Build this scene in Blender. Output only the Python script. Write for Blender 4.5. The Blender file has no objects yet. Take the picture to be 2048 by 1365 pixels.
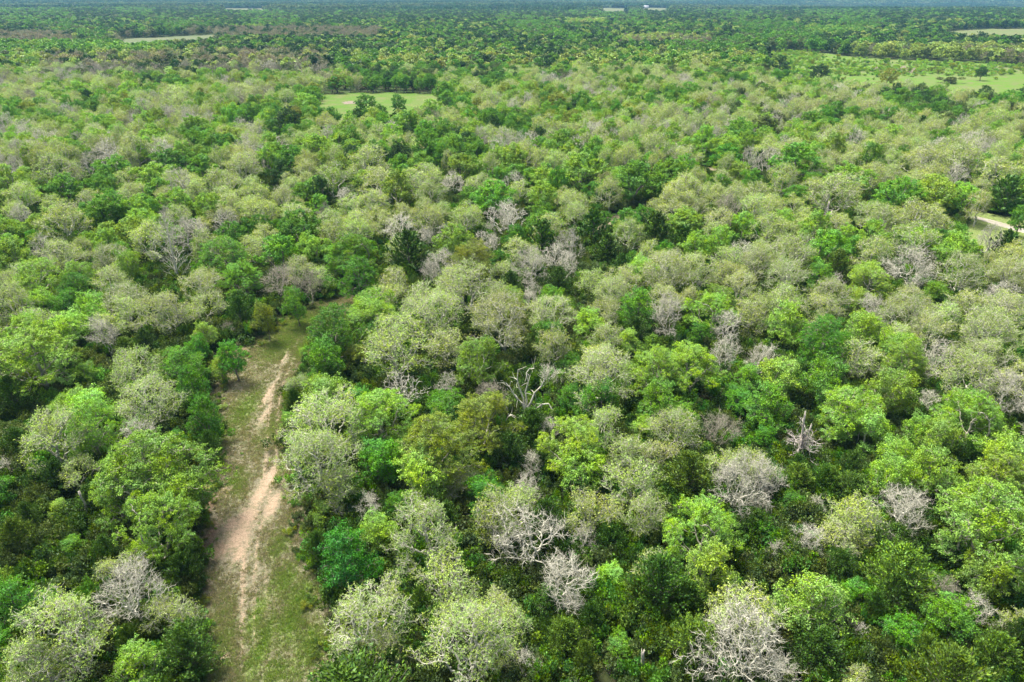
import bpy, math, random
import numpy as np
from mathutils import Vector

random.seed(11)
rng = np.random.default_rng(11)
S = bpy.context.scene
COL = S.collection

# ------------------------------------------------------------ camera, sky, sun, exposure
CAM_H, FPX, CX, CY = 45.0, 1365.0, 1024.0, 682.5
PITCH = math.atan((CY + 13.0) / FPX)
cam_d = bpy.data.cameras.new('camera')
cam_d.sensor_width = 36.0
cam_d.lens = 36.0 * FPX / 2048.0
cam_d.clip_start = 0.5
cam_d.clip_end = 40000.0
cam = bpy.data.objects.new('camera', cam_d)
cam.location = (0, 0, CAM_H)
cam.rotation_euler = (math.pi / 2 - PITCH, 0, 0)
COL.objects.link(cam)
S.camera = cam

SUN_EL, SUN_AZ = math.radians(66), math.radians(-48)      # azimuth from +Y towards +X
world = bpy.data.worlds.new('World')
S.world = world
world.use_nodes = True
wn = world.node_tree.nodes
sky = wn.new('ShaderNodeTexSky')
sky.sky_type = 'NISHITA'
sky.sun_disc = False
sky.sun_elevation = SUN_EL
sky.sun_rotation = SUN_AZ
sky.air_density = 1.0
sky.dust_density = 7.0
bg = wn['Background']
bg.inputs['Strength'].default_value = 0.085
world.node_tree.links.new(sky.outputs[0], bg.inputs['Color'])

sun_d = bpy.data.lights.new('sun', 'SUN')
sun_d.energy = 2.9
sun_d.angle = math.radians(26)
sun_d.color = (1.0, 0.965, 0.89)
sun = bpy.data.objects.new('sun', sun_d)
sv = Vector((math.sin(SUN_AZ) * math.cos(SUN_EL), math.cos(SUN_AZ) * math.cos(SUN_EL), math.sin(SUN_EL)))
sun.rotation_euler = sv.to_track_quat('Z', 'Y').to_euler()
sun.location = (0, 0, 200)
COL.objects.link(sun)

S.render.engine = 'CYCLES'
S.cycles.max_bounces = 5
S.cycles.diffuse_bounces = 3
S.cycles.transmission_bounces = 3
S.cycles.glossy_bounces = 1
S.cycles.volume_bounces = 0
S.view_settings.view_transform = 'Standard'
S.view_settings.look = 'None'
S.view_settings.use_curve_mapping = False
S.view_settings.gamma = 1.0
S.view_settings.exposure = 1.8

# ------------------------------------------------------------ projection helpers (pixel of the 2048 photo <-> place)
cp, sp = math.cos(PITCH), math.sin(PITCH)
def at(px, py, z=0.0):
    a, b = (px - CX) / FPX, -(py - CY) / FPX
    d = (a, cp + b * sp, -sp + b * cp)
    t = (z - CAM_H) / d[2]
    return d[0] * t, d[1] * t, t            # t is the depth along the camera axis
def proj(x, y, z):
    x, y, z = np.asarray(x, float), np.asarray(y, float), np.asarray(z, float)
    dep = y * cp - (z - CAM_H) * sp
    dep = np.maximum(dep, 0.1)
    b = (y * sp + (z - CAM_H) * cp) / dep
    return CX + FPX * x / dep, CY - FPX * b, dep

def terrain(x, y):
    x, y = np.asarray(x, float), np.asarray(y, float)
    r = np.hypot(x, y)
    k = np.clip((r - 420) / 1500, 0, 1)
    k = k * k * (3 - 2 * k)
    z = (np.sin(x / 410 + 1.3) * np.cos(y / 530 + .4) * 4 + np.sin(x / 1330 + y / 980) * 7
         + np.sin(y / 760 - x / 2300 + 2.0) * 5)
    kk = np.clip((r - 2500) / 9000, 0, 1)
    return k * z + kk * kk * 25

# ------------------------------------------------------------ mesh helpers
def mesh_from(name, verts, polys, mats=(), pmat=None, attrs=None, smooth=False):
    """polys: list of (n,k) int arrays; pmat: list of material index per array; attrs: {name: per-vertex array}"""
    me = bpy.data.meshes.new(name)
    verts = np.asarray(verts, np.float32)
    me.vertices.add(len(verts))
    me.vertices.foreach_set('co', verts.ravel())
    polys = [np.asarray(p, np.int32) for p in polys]
    keep = [i for i, p in enumerate(polys) if len(p)]
    if pmat is not None:
        pmat = [pmat[i] for i in keep]
    polys = [polys[i] for i in keep]
    tot = sum(len(p) for p in polys)
    loops = np.concatenate([p.ravel() for p in polys])
    sizes = np.concatenate([np.full(len(p), p.shape[1], np.int32) for p in polys])
    starts = np.concatenate([[0], np.cumsum(sizes)[:-1]]).astype(np.int32)
    me.loops.add(len(loops))
    me.loops.foreach_set('vertex_index', loops)
    me.polygons.add(tot)
    me.polygons.foreach_set('loop_start', starts)
    me.polygons.foreach_set('loop_total', sizes)
    if pmat is not None:
        me.polygons.foreach_set('material_index', np.concatenate([np.full(len(p), m, np.int32) for p, m in zip(polys, pmat)]))
    for m in mats:
        me.materials.append(m)
    if attrs:
        for k, v in attrs.items():
            v = np.asarray(v, np.float32)
            if v.ndim == 1:
                a = me.attributes.new(k, 'FLOAT', 'POINT'); a.data.foreach_set('value', v)
            else:
                a = me.attributes.new(k, 'FLOAT_VECTOR', 'POINT'); a.data.foreach_set('vector', v.ravel())
    me.update(calc_edges=True)
    if smooth:
        me.polygons.foreach_set('use_smooth', np.ones(tot, bool))
    return me
def unit(v):
    return v / np.maximum(np.linalg.norm(v, axis=-1, keepdims=True), 1e-9)
def link(name, data, parent=None, **props):
    o = bpy.data.objects.new(name, data)
    COL.objects.link(o)
    if parent is not None:
        o.parent = parent
    for k, v in props.items():
        o[k] = v
    return o

# ------------------------------------------------------------ materials
def new_mat(name):
    m = bpy.data.materials.new(name)
    m.use_nodes = True
    nt = m.node_tree
    nt.nodes.clear()
    return m, nt, nt.nodes, nt.links
def mixc(nt, a, b, f, mode='MIX'):
    n = nt.nodes.new('ShaderNodeMix'); n.data_type = 'RGBA'; n.blend_type = mode
    for s, v in ((n.inputs[6], a), (n.inputs[7], b), (n.inputs[0], f)):
        if isinstance(v, bpy.types.NodeSocket): nt.links.new(v, s)
        elif isinstance(v, (int, float)): s.default_value = v
        else: s.default_value = (*v, 1)
    return n.outputs[2]
def math_n(nt, op, a, b=0.0, c=0.0):
    n = nt.nodes.new('ShaderNodeMath'); n.operation = op
    for s, v in zip(n.inputs, (a, b, c)):
        if isinstance(v, bpy.types.NodeSocket): nt.links.new(v, s)
        else: s.default_value = v
    return n.outputs[0]
def ramp(nt, fac, lo, hi, a=0.0, b=1.0):
    n = nt.nodes.new('ShaderNodeMapRange'); n.clamp = True
    nt.links.new(fac, n.inputs[0])
    for i, v in zip((1, 2, 3, 4), (lo, hi, a, b)): n.inputs[i].default_value = v
    return n.outputs[0]
def noise(nt, vec, scale, detail=3, rough=.55, dist=0.0):
    n = nt.nodes.new('ShaderNodeTexNoise')
    n.inputs['Scale'].default_value = scale; n.inputs['Detail'].default_value = detail
    n.inputs['Roughness'].default_value = rough; n.inputs['Distortion'].default_value = dist
    if vec is not None: nt.links.new(vec, n.inputs['Vector'])
    return n.outputs[0]
def attr(nt, name, kind='GEOMETRY'):
    n = nt.nodes.new('ShaderNodeAttribute'); n.attribute_name = name; n.attribute_type = kind
    return n

def leaf_mat(name, transl=.32, vary=.75):
    m, nt, N, L = new_mat(name)
    tint = attr(nt, 'tint', 'INSTANCER').outputs['Color']
    v = attr(nt, 'v').outputs['Fac']
    val = ramp(nt, v, 0, 1, 1 - vary * .6, 1 + vary * .8)
    hsv = N.new('ShaderNodeHueSaturation')
    L.new(tint, hsv.inputs['Color']); L.new(val, hsv.inputs['Value'])
    L.new(ramp(nt, attr(nt, 'c').outputs['Fac'], 0, 1, .466, .512), hsv.inputs['Hue'])
    L.new(ramp(nt, attr(nt, 'c').outputs['Fac'], .1, 1, 1.06, .80), hsv.inputs['Saturation'])
    col = hsv.outputs[0]
    p = N.new('ShaderNodeBsdfPrincipled')
    L.new(col, p.inputs['Base Color'])
    p.inputs['Roughness'].default_value = .55
    p.inputs['Specular IOR Level'].default_value = .22
    t = N.new('ShaderNodeBsdfTranslucent')
    L.new(mixc(nt, col, (1.0, 1.0, .45), 1.0, 'MULTIPLY'), t.inputs['Color'])
    mx = N.new('ShaderNodeMixShader'); mx.inputs[0].default_value = transl
    L.new(p.outputs[0], mx.inputs[1]); L.new(t.outputs[0], mx.inputs[2])
    o = N.new('ShaderNodeOutputMaterial'); L.new(mx.outputs[0], o.inputs['Surface'])
    return m
def bark_mat(name):
    m, nt, N, L = new_mat(name)
    tint = attr(nt, 'bark', 'INSTANCER').outputs['Color']
    tc = N.new('ShaderNodeTexCoord').outputs['Object']
    n1 = noise(nt, tc, 3.0, 4)
    col = mixc(nt, tint, (.62, .60, .56), ramp(nt, n1, .25, .75, .55, 1.25), 'MULTIPLY')
    hv = N.new('ShaderNodeHueSaturation'); L.new(tint, hv.inputs['Color']); L.new(ramp(nt, n1, .3, .7, .6, 1.3), hv.inputs['Value'])
    p = N.new('ShaderNodeBsdfPrincipled'); L.new(hv.outputs[0], p.inputs['Base Color'])
    p.inputs['Roughness'].default_value = .85; p.inputs['Specular IOR Level'].default_value = .15
    o = N.new('ShaderNodeOutputMaterial'); L.new(p.outputs[0], o.inputs['Surface'])
    return m
M_LEAF = leaf_mat('oak_leaf')
M_NEEDLE = leaf_mat('cedar_needle', .15, .9)
M_BARK = bark_mat('grey_bark')

# ------------------------------------------------------------ tree growing
def grow(att, start, step, kill, up=.08, wob=.25, infl=1e9, maxit=90, rg=None):
    pos = [np.array(p, float) for p in start]
    par = [-1] + list(range(len(start) - 1))
    P = np.array(pos); par = np.array(par)
    att = att.copy()
    d2 = ((att[:, None] - P[None]) ** 2).sum(-1)
    near = d2.argmin(1); nd = np.sqrt(d2.min(1))
    seen = set()
    for it in range(maxit):
        if len(att) == 0: break
        dirs = unit(att - P[near])
        uniq, inv = np.unique(near, return_inverse=True)
        acc = np.zeros((len(uniq), 3)); np.add.at(acc, inv, dirs)
        acc = unit(acc) + rg.normal(0, wob, acc.shape); acc[:, 2] += up
        newp = P[uniq] + unit(acc) * step
        base = len(P)
        P = np.vstack([P, newp]); par = np.concatenate([par, uniq])
        d2n = ((att[:, None] - newp[None]) ** 2).sum(-1)
        mn = np.sqrt(d2n.min(1)); am = d2n.argmin(1)
        b = mn < nd
        near = np.where(b, base + am, near); nd = np.where(b, mn, nd)
        keep = nd > kill
        att, near, nd = att[keep], near[keep], nd[keep]
    return P, par

def crown_points(n, R, z0, z1, rg, lobes=18, lobe_r=.33, shell=.35):
    """points in an uneven, clumpy dome: many small lobes, so gaps stay open between them"""
    Hh = z1 - z0
    f1, f2 = rg.uniform(0, 6.28, 2)
    cs, rad = [], []
    for i in range(lobes):
        ph = i * 2.39996 + rg.uniform(-.5, .5)
        u = 1 - (i + rg.random()) / lobes
        u = u ** .8
        env = math.sqrt(max(1 - ((u - .34) / .68) ** 2, 0.02))
        asym = 1 + .2 * math.sin(ph + f1) + .13 * math.sin(2 * ph + f2)
        lr = R * lobe_r * rg.uniform(.6, 1.25)
        rr = max(R * env * asym * rg.uniform(.72, 1.08) - lr * .6, 0)
        cs.append((math.cos(ph) * rr, math.sin(ph) * rr, z0 + Hh * (.1 + .8 * u) + rg.normal(0, .04) * Hh)); rad.append(lr)
    cs, rad = np.array(cs), np.array(rad)
    w = rad ** 2; w /= w.sum()
    k = rg.choice(lobes, n, p=w)
    d = unit(rg.normal(size=(n, 3))); d[:, 2] = np.where(rg.random(n) < .8, np.abs(d[:, 2]), d[:, 2])
    r = rad[k] * (1 - shell * rg.random(n) ** 1.3) * np.where(rg.random(n) < .17, rg.uniform(1, 1.6, n), 1)
    p = cs[k] + d * r[:, None] * np.array([1, 1, .72])
    p[:, 2] = np.maximum(p[:, 2], .5)
    return p

def radii(P, par, tip, ex):
    n = len(P); acc = np.zeros(n); r = np.zeros(n); cnt = np.ones(n, int)
    for i in range(n - 1, 0, -1):
        if acc[i] == 0: acc[i] = tip ** ex
        acc[par[i]] += acc[i]; cnt[par[i]] += cnt[i]
    if acc[0] == 0: acc[0] = tip ** ex
    return acc ** (1 / ex), cnt

def tubes(P, par, rad, sides_small=3):
    n = len(P)
    i = np.arange(1, n); p = par[1:]
    d = np.zeros((n, 3)); d[1:] = unit(P[1:] - P[p]); d[0] = (0, 0, 1)
    # the main child of each node goes on from the parent's ring
    main = np.full(n, -1); best = np.zeros(n)
    for k in range(1, n):
        if rad[k] > best[par[k]]: best[par[k]] = rad[k]; main[par[k]] = k
    out = []
    for big in (False, True):
        m = (rad[i] > .07) == big
        ii, pp = i[m], p[m]
        if len(ii) == 0: continue
        s = 6 if big else sides_small
        ismain = main[pp] == ii
        dn, dp = d[ii], np.where((ismain & (pp > 0))[:, None], unit(d[pp] + d[ii] * .3), d[ii])
        r1 = rad[ii]; r0 = np.where(ismain, np.minimum(rad[pp], r1 * 1.5), r1 * 1.1)
        def ring(c, dd, r):
            ref = np.where(np.abs(dd[:, 0:1]) < .8, np.array([[1., 0, 0]]), np.array([[0, 1., 0]]))
            a = unit(np.cross(dd, ref)); b = np.cross(dd, a)
            t = np.arange(s) / s * 2 * math.pi
            return c[:, None] + (a[:, None] * np.cos(t)[None, :, None] + b[:, None] * np.sin(t)[None, :, None]) * r[:, None, None]
        v = np.concatenate([ring(P[pp], dp, r0), ring(P[ii] + dn * (r1 * .25)[:, None], dn, r1)], 1)   # (m, 2s, 3)
        base = np.arange(len(ii))[:, None] * 2 * s
        t = np.arange(s); t2 = (t + 1) % s
        q = np.stack([base + t, base + t2, base + s + t2, base + s + t], -1).reshape(-1, 4)
        out.append((v.reshape(-1, 3), q, np.repeat(ii, 2 * s), np.repeat(ii, s)))
    return out

def stubs(P, dirs, nper, l0, l1, r, rg, spread=.9, up=.15):
    n = len(P) * nper
    b = np.repeat(P, nper, 0); d = np.repeat(dirs, nper, 0)
    d = unit(d + rg.normal(0, spread, (n, 3)) * .7 + np.array([0, 0, up]))
    ln = rg.uniform(l0, l1, n)[:, None]
    kink = b + d * ln * .5 + rg.normal(0, .12, (n, 3)) * ln
    end = b + d * ln + rg.normal(0, .18, (n, 3)) * ln
    ref = np.where(np.abs(d[:, 0:1]) < .8, np.array([[1., 0, 0]]), np.array([[0, 1., 0]]))
    a = unit(np.cross(d, ref)); c = np.cross(d, a)
    vs = []
    for pt, rr in ((b, r), (kink, r * .75)):
        for k in range(3):
            t = k * 2.0944
            vs.append(pt + (a * math.cos(t) + c * math.sin(t)) * rr)
    vs.append(end)
    v = np.stack(vs, 1).reshape(-1, 3)
    o = np.arange(n)[:, None] * 7
    q = np.concatenate([o + np.array([[k, (k + 1) % 3, 3 + (k + 1) % 3, 3 + k]]) for k in range(3)])
    t = np.concatenate([o + np.array([[3 + k, 3 + (k + 1) % 3, 6]]) for k in range(3)])
    return v, q, t, end, kink

def leaves(C, size, rg, upb=.5, outdir=None, aspect=.62, clump=None):
    """folded diamond leaves/leaf sprays centred at C; returns verts, quads, v, c"""
    n = len(C)
    nrm = unit(rg.normal(size=(n, 3)) * .8 + np.array([0, 0, upb]) + (0 if outdir is None else outdir * .6))
    ref = unit(rg.normal(size=(n, 3)))
    a = unit(np.cross(nrm, ref)); b = np.cross(nrm, a)
    s = size * rg.uniform(.6, 1.35, n)[:, None]
    f = nrm * s * .18
    v = np.stack([C - a * s * .5, C - b * s * aspect * .5 + f, C + a * s * .5 - f, C + b * s * aspect * .5 + f], 1)
    q = np.arange(n)[:, None] * 4 + np.arange(4)[None]
    vv = np.repeat(np.clip(rg.normal(.42, .22, n), 0, 1), 4)
    cc = np.repeat(rg.random(n) if clump is None else clump, 4)
    return v.reshape(-1, 3), q, vv, cc

def pack(parts):
    """merge [(verts, [polys], v, c)]"""
    V, Q, vv, cc, off = [], {}, [], [], 0
    for vs, ps, a, b in parts:
        for p in ps:
            Q.setdefault(p.shape[1], []).append(p + off)
        V.append(vs); off += len(vs); vv.append(a); cc.append(b)
    return np.concatenate(V), [np.concatenate(x) for x in Q.values()], np.concatenate(vv), np.concatenate(cc)

def oak(seed, n_att, step, kill, n_leaf, leaf, spread, R=4.5, H=10.0, tip=.02, lobes=11, lobe_r=.42, stub=1, stub_l=(.25, .5),
        wob=.28, zlow=.28, split=True, ex=2.25, stub_r=.012, up=.05, shell=.4, cutoff=.055):
    """returns dict(trunk mesh, limb meshes, crown mesh) as arrays"""
    rg = np.random.default_rng(seed)
    A = crown_points(n_att, R, H * zlow + H * .08, H, rg, lobes, lobe_r, shell)
    th = H * zlow
    k = max(3, int(th / step))
    bend = rg.normal(0, .25, 2)
    st = [(bend[0] * math.sin(j / k * 2.2), bend[1] * math.sin(j / k * 2.2), th * j / k) for j in range(k + 1)]
    P, par = grow(A, st, step, kill, up=up, wob=wob, rg=rg)
    rad, cnt = radii(P, par, tip, ex)
    rad[:k + 1] = np.maximum(rad[:k + 1], rad[k]) * np.linspace(1.35, 1, k + 1)
    # which limb a node belongs to
    limb = np.full(len(P), -1)
    roots = [j for j in range(k + 1, len(P)) if par[j] <= k and cnt[j] > len(P) * .05]
    # the last trunk node usually feeds one chain: follow it until it forks
    ids = {}
    for j in range(k + 1, len(P)):
        if limb[par[j]] >= 0: limb[j] = limb[par[j]]
        elif j in roots: limb[j] = ids.setdefault(j, len(ids))
    if len(ids) < 2:       # follow the chain up to a fork
        limb[:] = -1; ids = {}
        ch = [[] for _ in P]
        for j in range(1, len(P)): ch[par[j]].append(j)
        front = [0]; trunkset = set(range(k + 1)); lst = []
        for j in trunkset: lst += [c for c in ch[j] if c not in trunkset]
        lst.sort(key=lambda j: -cnt[j])
        while len(lst) < 6 and lst:
            j = lst.pop(0); trunkset.add(j); lst += ch[j]; lst.sort(key=lambda j: -cnt[j])
            if len([x for x in lst if cnt[x] > len(P) * .08]) >= 3: break
        rts = [x for x in lst if cnt[x] > len(P) * .05]
        for j in range(k + 1, len(P)):
            if limb[par[j]] >= 0: limb[j] = limb[par[j]]
            elif j in rts: limb[j] = ids.setdefault(j, len(ids))
    T = tubes(P, par, rad)
    thin = np.where(rad < cutoff)[0]; thin = thin[thin > k]
    dirs = unit(P - P[np.maximum(par, 0)])
    sv_, sq, st_, send, skink = stubs(P[thin], dirs[thin], stub, stub_l[0], stub_l[1], stub_r, rg) if stub else (np.zeros((0, 3)), np.zeros((0, 4), int), np.zeros((0, 3), int), P[thin], P[thin])
    slimb = np.repeat(limb[thin], max(stub, 1))
    groups = {}
    for g in range(-1, len(ids)):
        parts = []
        for v, q, vi, fi in T:
            mv = limb[vi] == g
            if not mv.any(): continue
            re = np.cumsum(mv) - 1
            parts.append((v[mv], [re[q[limb[fi] == g]]], np.zeros(mv.sum()), np.zeros(mv.sum())))
        if stub:
            ms = slimb == g
            if ms.any():
                mv = np.repeat(ms, 7); re = np.cumsum(mv) - 1
                parts.append((sv_[mv], [re[sq[mv[sq[:, 0]]]], re[st_[mv[st_[:, 0]]]]], np.zeros(mv.sum()), np.zeros(mv.sum())))
        if parts: groups[g] = pack(parts)
    crown = None
    if n_leaf:
        # leaf clumps sit at twig ends
        src = send if stub else P[thin]
        anc = src[rg.integers(0, len(src), n_leaf)] if n_leaf < len(src) * 2 else np.repeat(src, int(math.ceil(n_leaf / len(src))), 0)[:n_leaf * 2]
        C = anc + rg.normal(0, spread, anc.shape) * np.array([1, 1, .7])
        cen = np.array([0, 0, H * .5])
        out = unit(C - cen)
        ci = (np.sin(anc[:, 0] * 1.7 + seed) + np.sin(anc[:, 1] * 1.9 + seed * 2) + np.sin(anc[:, 2] * 2.1)) / 6 + .5
        v, q, vv, cc = leaves(C, leaf, rg, outdir=out, clump=np.clip(ci + rg.normal(0, .15, len(C)), 0, 1))
        crown = (v, [q], vv, cc)
    return dict(groups=groups, crown=crown, limb_n=len(ids))

def cedar(seed, R=2.6, H=7.5, nb=90, spray=72, leaf=.25, feather=1.0):
    rg = np.random.default_rng(seed)
    P = [(0, 0, H * j / 8.0 * .97) for j in range(9)]; par = [-1] + list(range(8)); rad = list(np.linspace(.16, .03, 9))
    C, D = [], []
    for i in range(nb):
        u = (i + rg.random()) / nb
        z = H * (.06 + .93 * u)
        rr = R * (1 - u ** 2.1) ** .75 * rg.uniform(.72, 1.14) + .15
        ph = i * 2.39996 + rg.uniform(-.4, .4)
        el = math.radians(rg.uniform(15, 45) + 35 * u)
        d = np.array([math.cos(ph) * math.cos(el), math.sin(ph) * math.cos(el), math.sin(el)])
        base = np.array([0, 0, max(z - rr * math.tan(el) * .6, .15)])
        L = rr / max(math.cos(el), .45)
        prev = min(int(base[2] / (H * .97 / 8)), 8)
        for s in (.5, .95):
            P.append(tuple(base + d * L * s)); par.append(prev); rad.append(.03 if s < .9 else .012); prev = len(P) - 1
        t = rg.random(spray) ** .55
        pts = base + d * (L * t)[:, None] + rg.normal(0, 1, (spray, 3)) * (.10 + .13 * (1 - t))[:, None] * R * .45
        C.append(pts); D.append(unit(d * feather + rg.normal(0, .5, (spray, 3)) + np.array([0, 0, .25])))
    C, D = np.concatenate(C), np.concatenate(D)
    C = C[C[:, 2] > .05] if False else C
    C[:, 2] = np.maximum(C[:, 2], .1)
    n = len(C)
    side = unit(np.cross(D, rg.normal(size=(n, 3))))
    s = leaf * rg.uniform(.6, 1.5, n)[:, None]
    nrm = np.cross(D, side)
    v = np.stack([C - D * s * .5, C - side * s * .2 + nrm * s * .06, C + D * s * .6, C + side * s * .2 + nrm * s * .06], 1).reshape(-1, 3)
    q = np.arange(n)[:, None] * 4 + np.arange(4)[None]
    vv = np.repeat(np.clip(rg.normal(.42, .25, n), 0, 1), 4); cc = np.repeat(np.clip(rg.normal(.5, .25, n), 0, 1), 4)
    P = np.array(P); par = np.array(par); rad = np.array(rad)
    parts = [(a, [b], np.zeros(len(a)), np.zeros(len(a))) for a, b, _, _ in tubes(P, par, rad)]
    return dict(groups={-1: pack(parts)}, crown=(v, [q], vv, cc), limb_n=0)

def shrub(seed, R=1.6, H=2.0, n=900, leaf=.22):
    rg = np.random.default_rng(seed)
    k = 14
    cs = np.stack([rg.normal(0, R * .42, k), rg.normal(0, R * .42, k), rg.uniform(.3, .8, k) * H], 1)
    i = rg.integers(0, k, n)
    C = cs[i] + unit(rg.normal(size=(n, 3))) * rg.uniform(.25, .55, n)[:, None] * np.array([1, 1, .8]) * (R / 1.6)
    C[:, 2] = np.clip(C[:, 2], .08, H * 1.05)
    v, q, vv, cc = leaves(C, leaf, rg, upb=.45, clump=(np.sin(i * 2.3) * .5 + .5))
    P = [(0, 0, 0)]; par = [-1]; rad = [.04]
    for c in cs:
        P.append(tuple(c * np.array([.4, .4, .5]))); par.append(0); rad.append(.025)
        P.append(tuple(c)); par.append(len(P) - 2); rad.append(.015)
    P = np.array(P); par = np.array(par); rad = np.array(rad)
    parts = [(a, [b], np.zeros(len(a)), np.zeros(len(a))) for a, b, _, _ in tubes(P, par, rad)]
    return dict(groups={-1: pack(parts)}, crown=(v, [q], vv, cc), limb_n=0)

def far_crown(seed, R=4.5, H=10., n=420, leaf=1.05, lobes=9):
    rg = np.random.default_rng(seed)
    C = crown_points(n, R, H * .1, H, rg, 14, .38, .3)
    v, q, vv, cc = leaves(C, leaf, rg, upb=.7, aspect=.8)
    return dict(groups={}, crown=(v, [q], vv, cc), limb_n=0)

class Variant:
    """one grown tree: its part meshes, and a joined mesh for the far copies"""
    def __init__(s, name, d, leafmat, join=False, lods=True):
        g = d['groups']
        s.trunk = s.crown = None; s.limbs = []
        if join:
            parts = []; pm = []
            V, polys, pmat, vv, cc, off = [], [], [], [], [], 0
            for key, (v, ps, a, c) in g.items():
                V.append(v); vv.append(a); cc.append(c)
                for p in ps: polys.append(p + off); pmat.append(0)
                off += len(v)
            if d['crown'] is not None:
                v, ps, a, c = d['crown']; V.append(v); vv.append(a); cc.append(c)
                for p in ps: polys.append(p + off); pmat.append(1)
            s.joined = mesh_from(name, np.concatenate(V), polys, (M_BARK, leafmat), pmat, {'v': np.concatenate(vv), 'c': np.concatenate(cc)})
            return
        if not lods:      # all wood in the trunk part
            keys = list(g)
            g = {-1: pack([g[k] for k in keys])} if keys else {}
        for key in sorted(g):
            v, ps, a, c = g[key]
            me = mesh_from(name + ('_trunk' if key < 0 else '_limb'), v, ps, (M_BARK,), smooth=True)
            if key < 0: s.trunk = me
            else: s.limbs.append(me)
        if d['crown'] is not None:
            v, ps, a, c = d['crown']
            s.crown = mesh_from(name + '_crown', v, ps, (leafmat,), None, {'v': a, 'c': c})

V = {}
# near: full twigs and small leaf clumps
V['leafy'] = [Variant('leafy_oak', oak(100 + i, 1300, .29, .38, 30000, .14, .13, lobes=22 + 2 * i, lobe_r=.275 - .012 * i, stub=1, tip=.021, zlow=.12), M_LEAF) for i in range(5)]
V['pale'] = [Variant('budding_oak', oak(200 + i, 950, .32, .42, 9500, .125, .07, lobes=21 + 2 * i, lobe_r=.265, tip=.024, stub=3, stub_l=(.3, .75), stub_r=.014, wob=.55, zlow=.14, shell=.75), M_LEAF) for i in range(5)]
V['bare'] = [Variant('bare_oak', oak(300 + i, 900, .30, .42, 0, .1, .1, lobes=17 + 3 * i, lobe_r=.28, tip=.019, stub=3, stub_l=(.35, .95), stub_r=.012, wob=.55, zlow=.17, shell=.85, ex=2.35), M_LEAF) for i in range(4)]
V['cedar'] = [Variant('cedar', cedar(400 + i, R=2.6 + .25 * (i % 3), H=7.5, nb=90 + 15 * i, feather=[1.0, 1.4, .7, 1.1][i]), M_NEEDLE) for i in range(4)]
V['shrub'] = [Variant('shrub', shrub(500 + i, n=2200, leaf=.17), M_LEAF) for i in range(3)]
# smaller trees keep leaves of the same size
V['leafy_small'] = [Variant('young_oak', oak(150 + i, 460, .26, .34, 9500, .155, .15, R=2.7, H=6.5, lobes=11 + i, lobe_r=.40, tip=.018, zlow=.08), M_LEAF) for i in range(4)]
V['pale_small'] = [Variant('young_budding_oak', oak(250 + i, 480, .27, .34, 4600, .13, .06, R=2.7, H=6.5, lobes=11 + i, lobe_r=.38, tip=.018, stub=3, stub_l=(.25, .65), stub_r=.013, wob=.55, zlow=.1, shell=.8), M_LEAF) for i in range(4)]
V['bare_small'] = [Variant('young_bare_oak', oak(350 + i, 330, .26, .40, 0, .1, .1, R=2.7, H=6.5, lobes=11 + i, lobe_r=.40, tip=.016, stub=4, stub_l=(.3, .8), stub_r=.011, wob=.55, zlow=.12, shell=.9), M_LEAF) for i in range(4)]
# middle distance
MIDL = lambda i: oak(600 + i, 560, .44, .52, 9500, .26, .17, lobes=18 + 2 * i, lobe_r=.285, stub=0, tip=.03, cutoff=.09, zlow=.12)
MIDP = lambda i: oak(700 + i, 600, .42, .5, 4800, .20, .12, lobes=19 + 2 * i, lobe_r=.265, tip=.028, stub=3, stub_l=(.35, .8), stub_r=.02, wob=.5, zlow=.14, shell=.6)
MIDB = lambda i: oak(800 + i, 560, .40, .55, 0, .1, .1, lobes=16 + 2 * i, lobe_r=.34, tip=.03, stub=3, stub_l=(.4, .9), stub_r=.022, wob=.5, zlow=.14, shell=.7)
V['leafy_mid'] = [Variant('leafy_oak_small', MIDL(i), M_LEAF, lods=False) for i in range(4)]
V['pale_mid'] = [Variant('budding_oak_small', MIDP(i), M_LEAF, lods=False) for i in range(4)]
V['bare_mid'] = [Variant('bare_oak_small', MIDB(i), M_LEAF, lods=False) for i in range(3)]
V['cedar_mid'] = [Variant('cedar_small', cedar(900 + i, nb=50, spray=26, leaf=.6), M_NEEDLE, lods=False) for i in range(2)]
V['shrub_mid'] = V['shrub']

# ------------------------------------------------------------ colours of foliage and bark
TINT = {'G': (.095, .30, .008), 'K': (.055, .24, .001), 'L': (.19, .40, .028), 'Y': (.19, .285, .022), 'P': (.27, .41, .075),
        'W': (.3, .32, .15), 'B': (.17, .175, .115), 'C': (.042, .125, .006), 'F': (.095, .20, .008), 'M': (.085, .155, .034),
        'D': (.024, .095, .012), 'T': (.02, .21, .001)}
BARK = {'W': (.44, .43, .345), 'B': (.26, .245, .185), 'P': (.43, .43, .33), 'L': (.32, .31, .23), 'Y': (.26, .25, .18)}
def tint_of(code, rg):
    t = np.array(TINT[code]) * rg.uniform(.82, 1.18) * rg.uniform(.9, 1.1, 3)
    b = np.array(BARK.get(code, (.17, .155, .13))) * rg.uniform(.85, 1.12)
    return t, b
SHAPE = {'G': 'leafy', 'K': 'leafy', 'L': 'leafy', 'Y': 'leafy', 'T': 'leafy', 'P': 'pale', 'W': 'bare', 'B': 'bare', 'C': 'cedar', 'F': 'cedar', 'M': 'shrub', 'D': 'leafy'}

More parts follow.
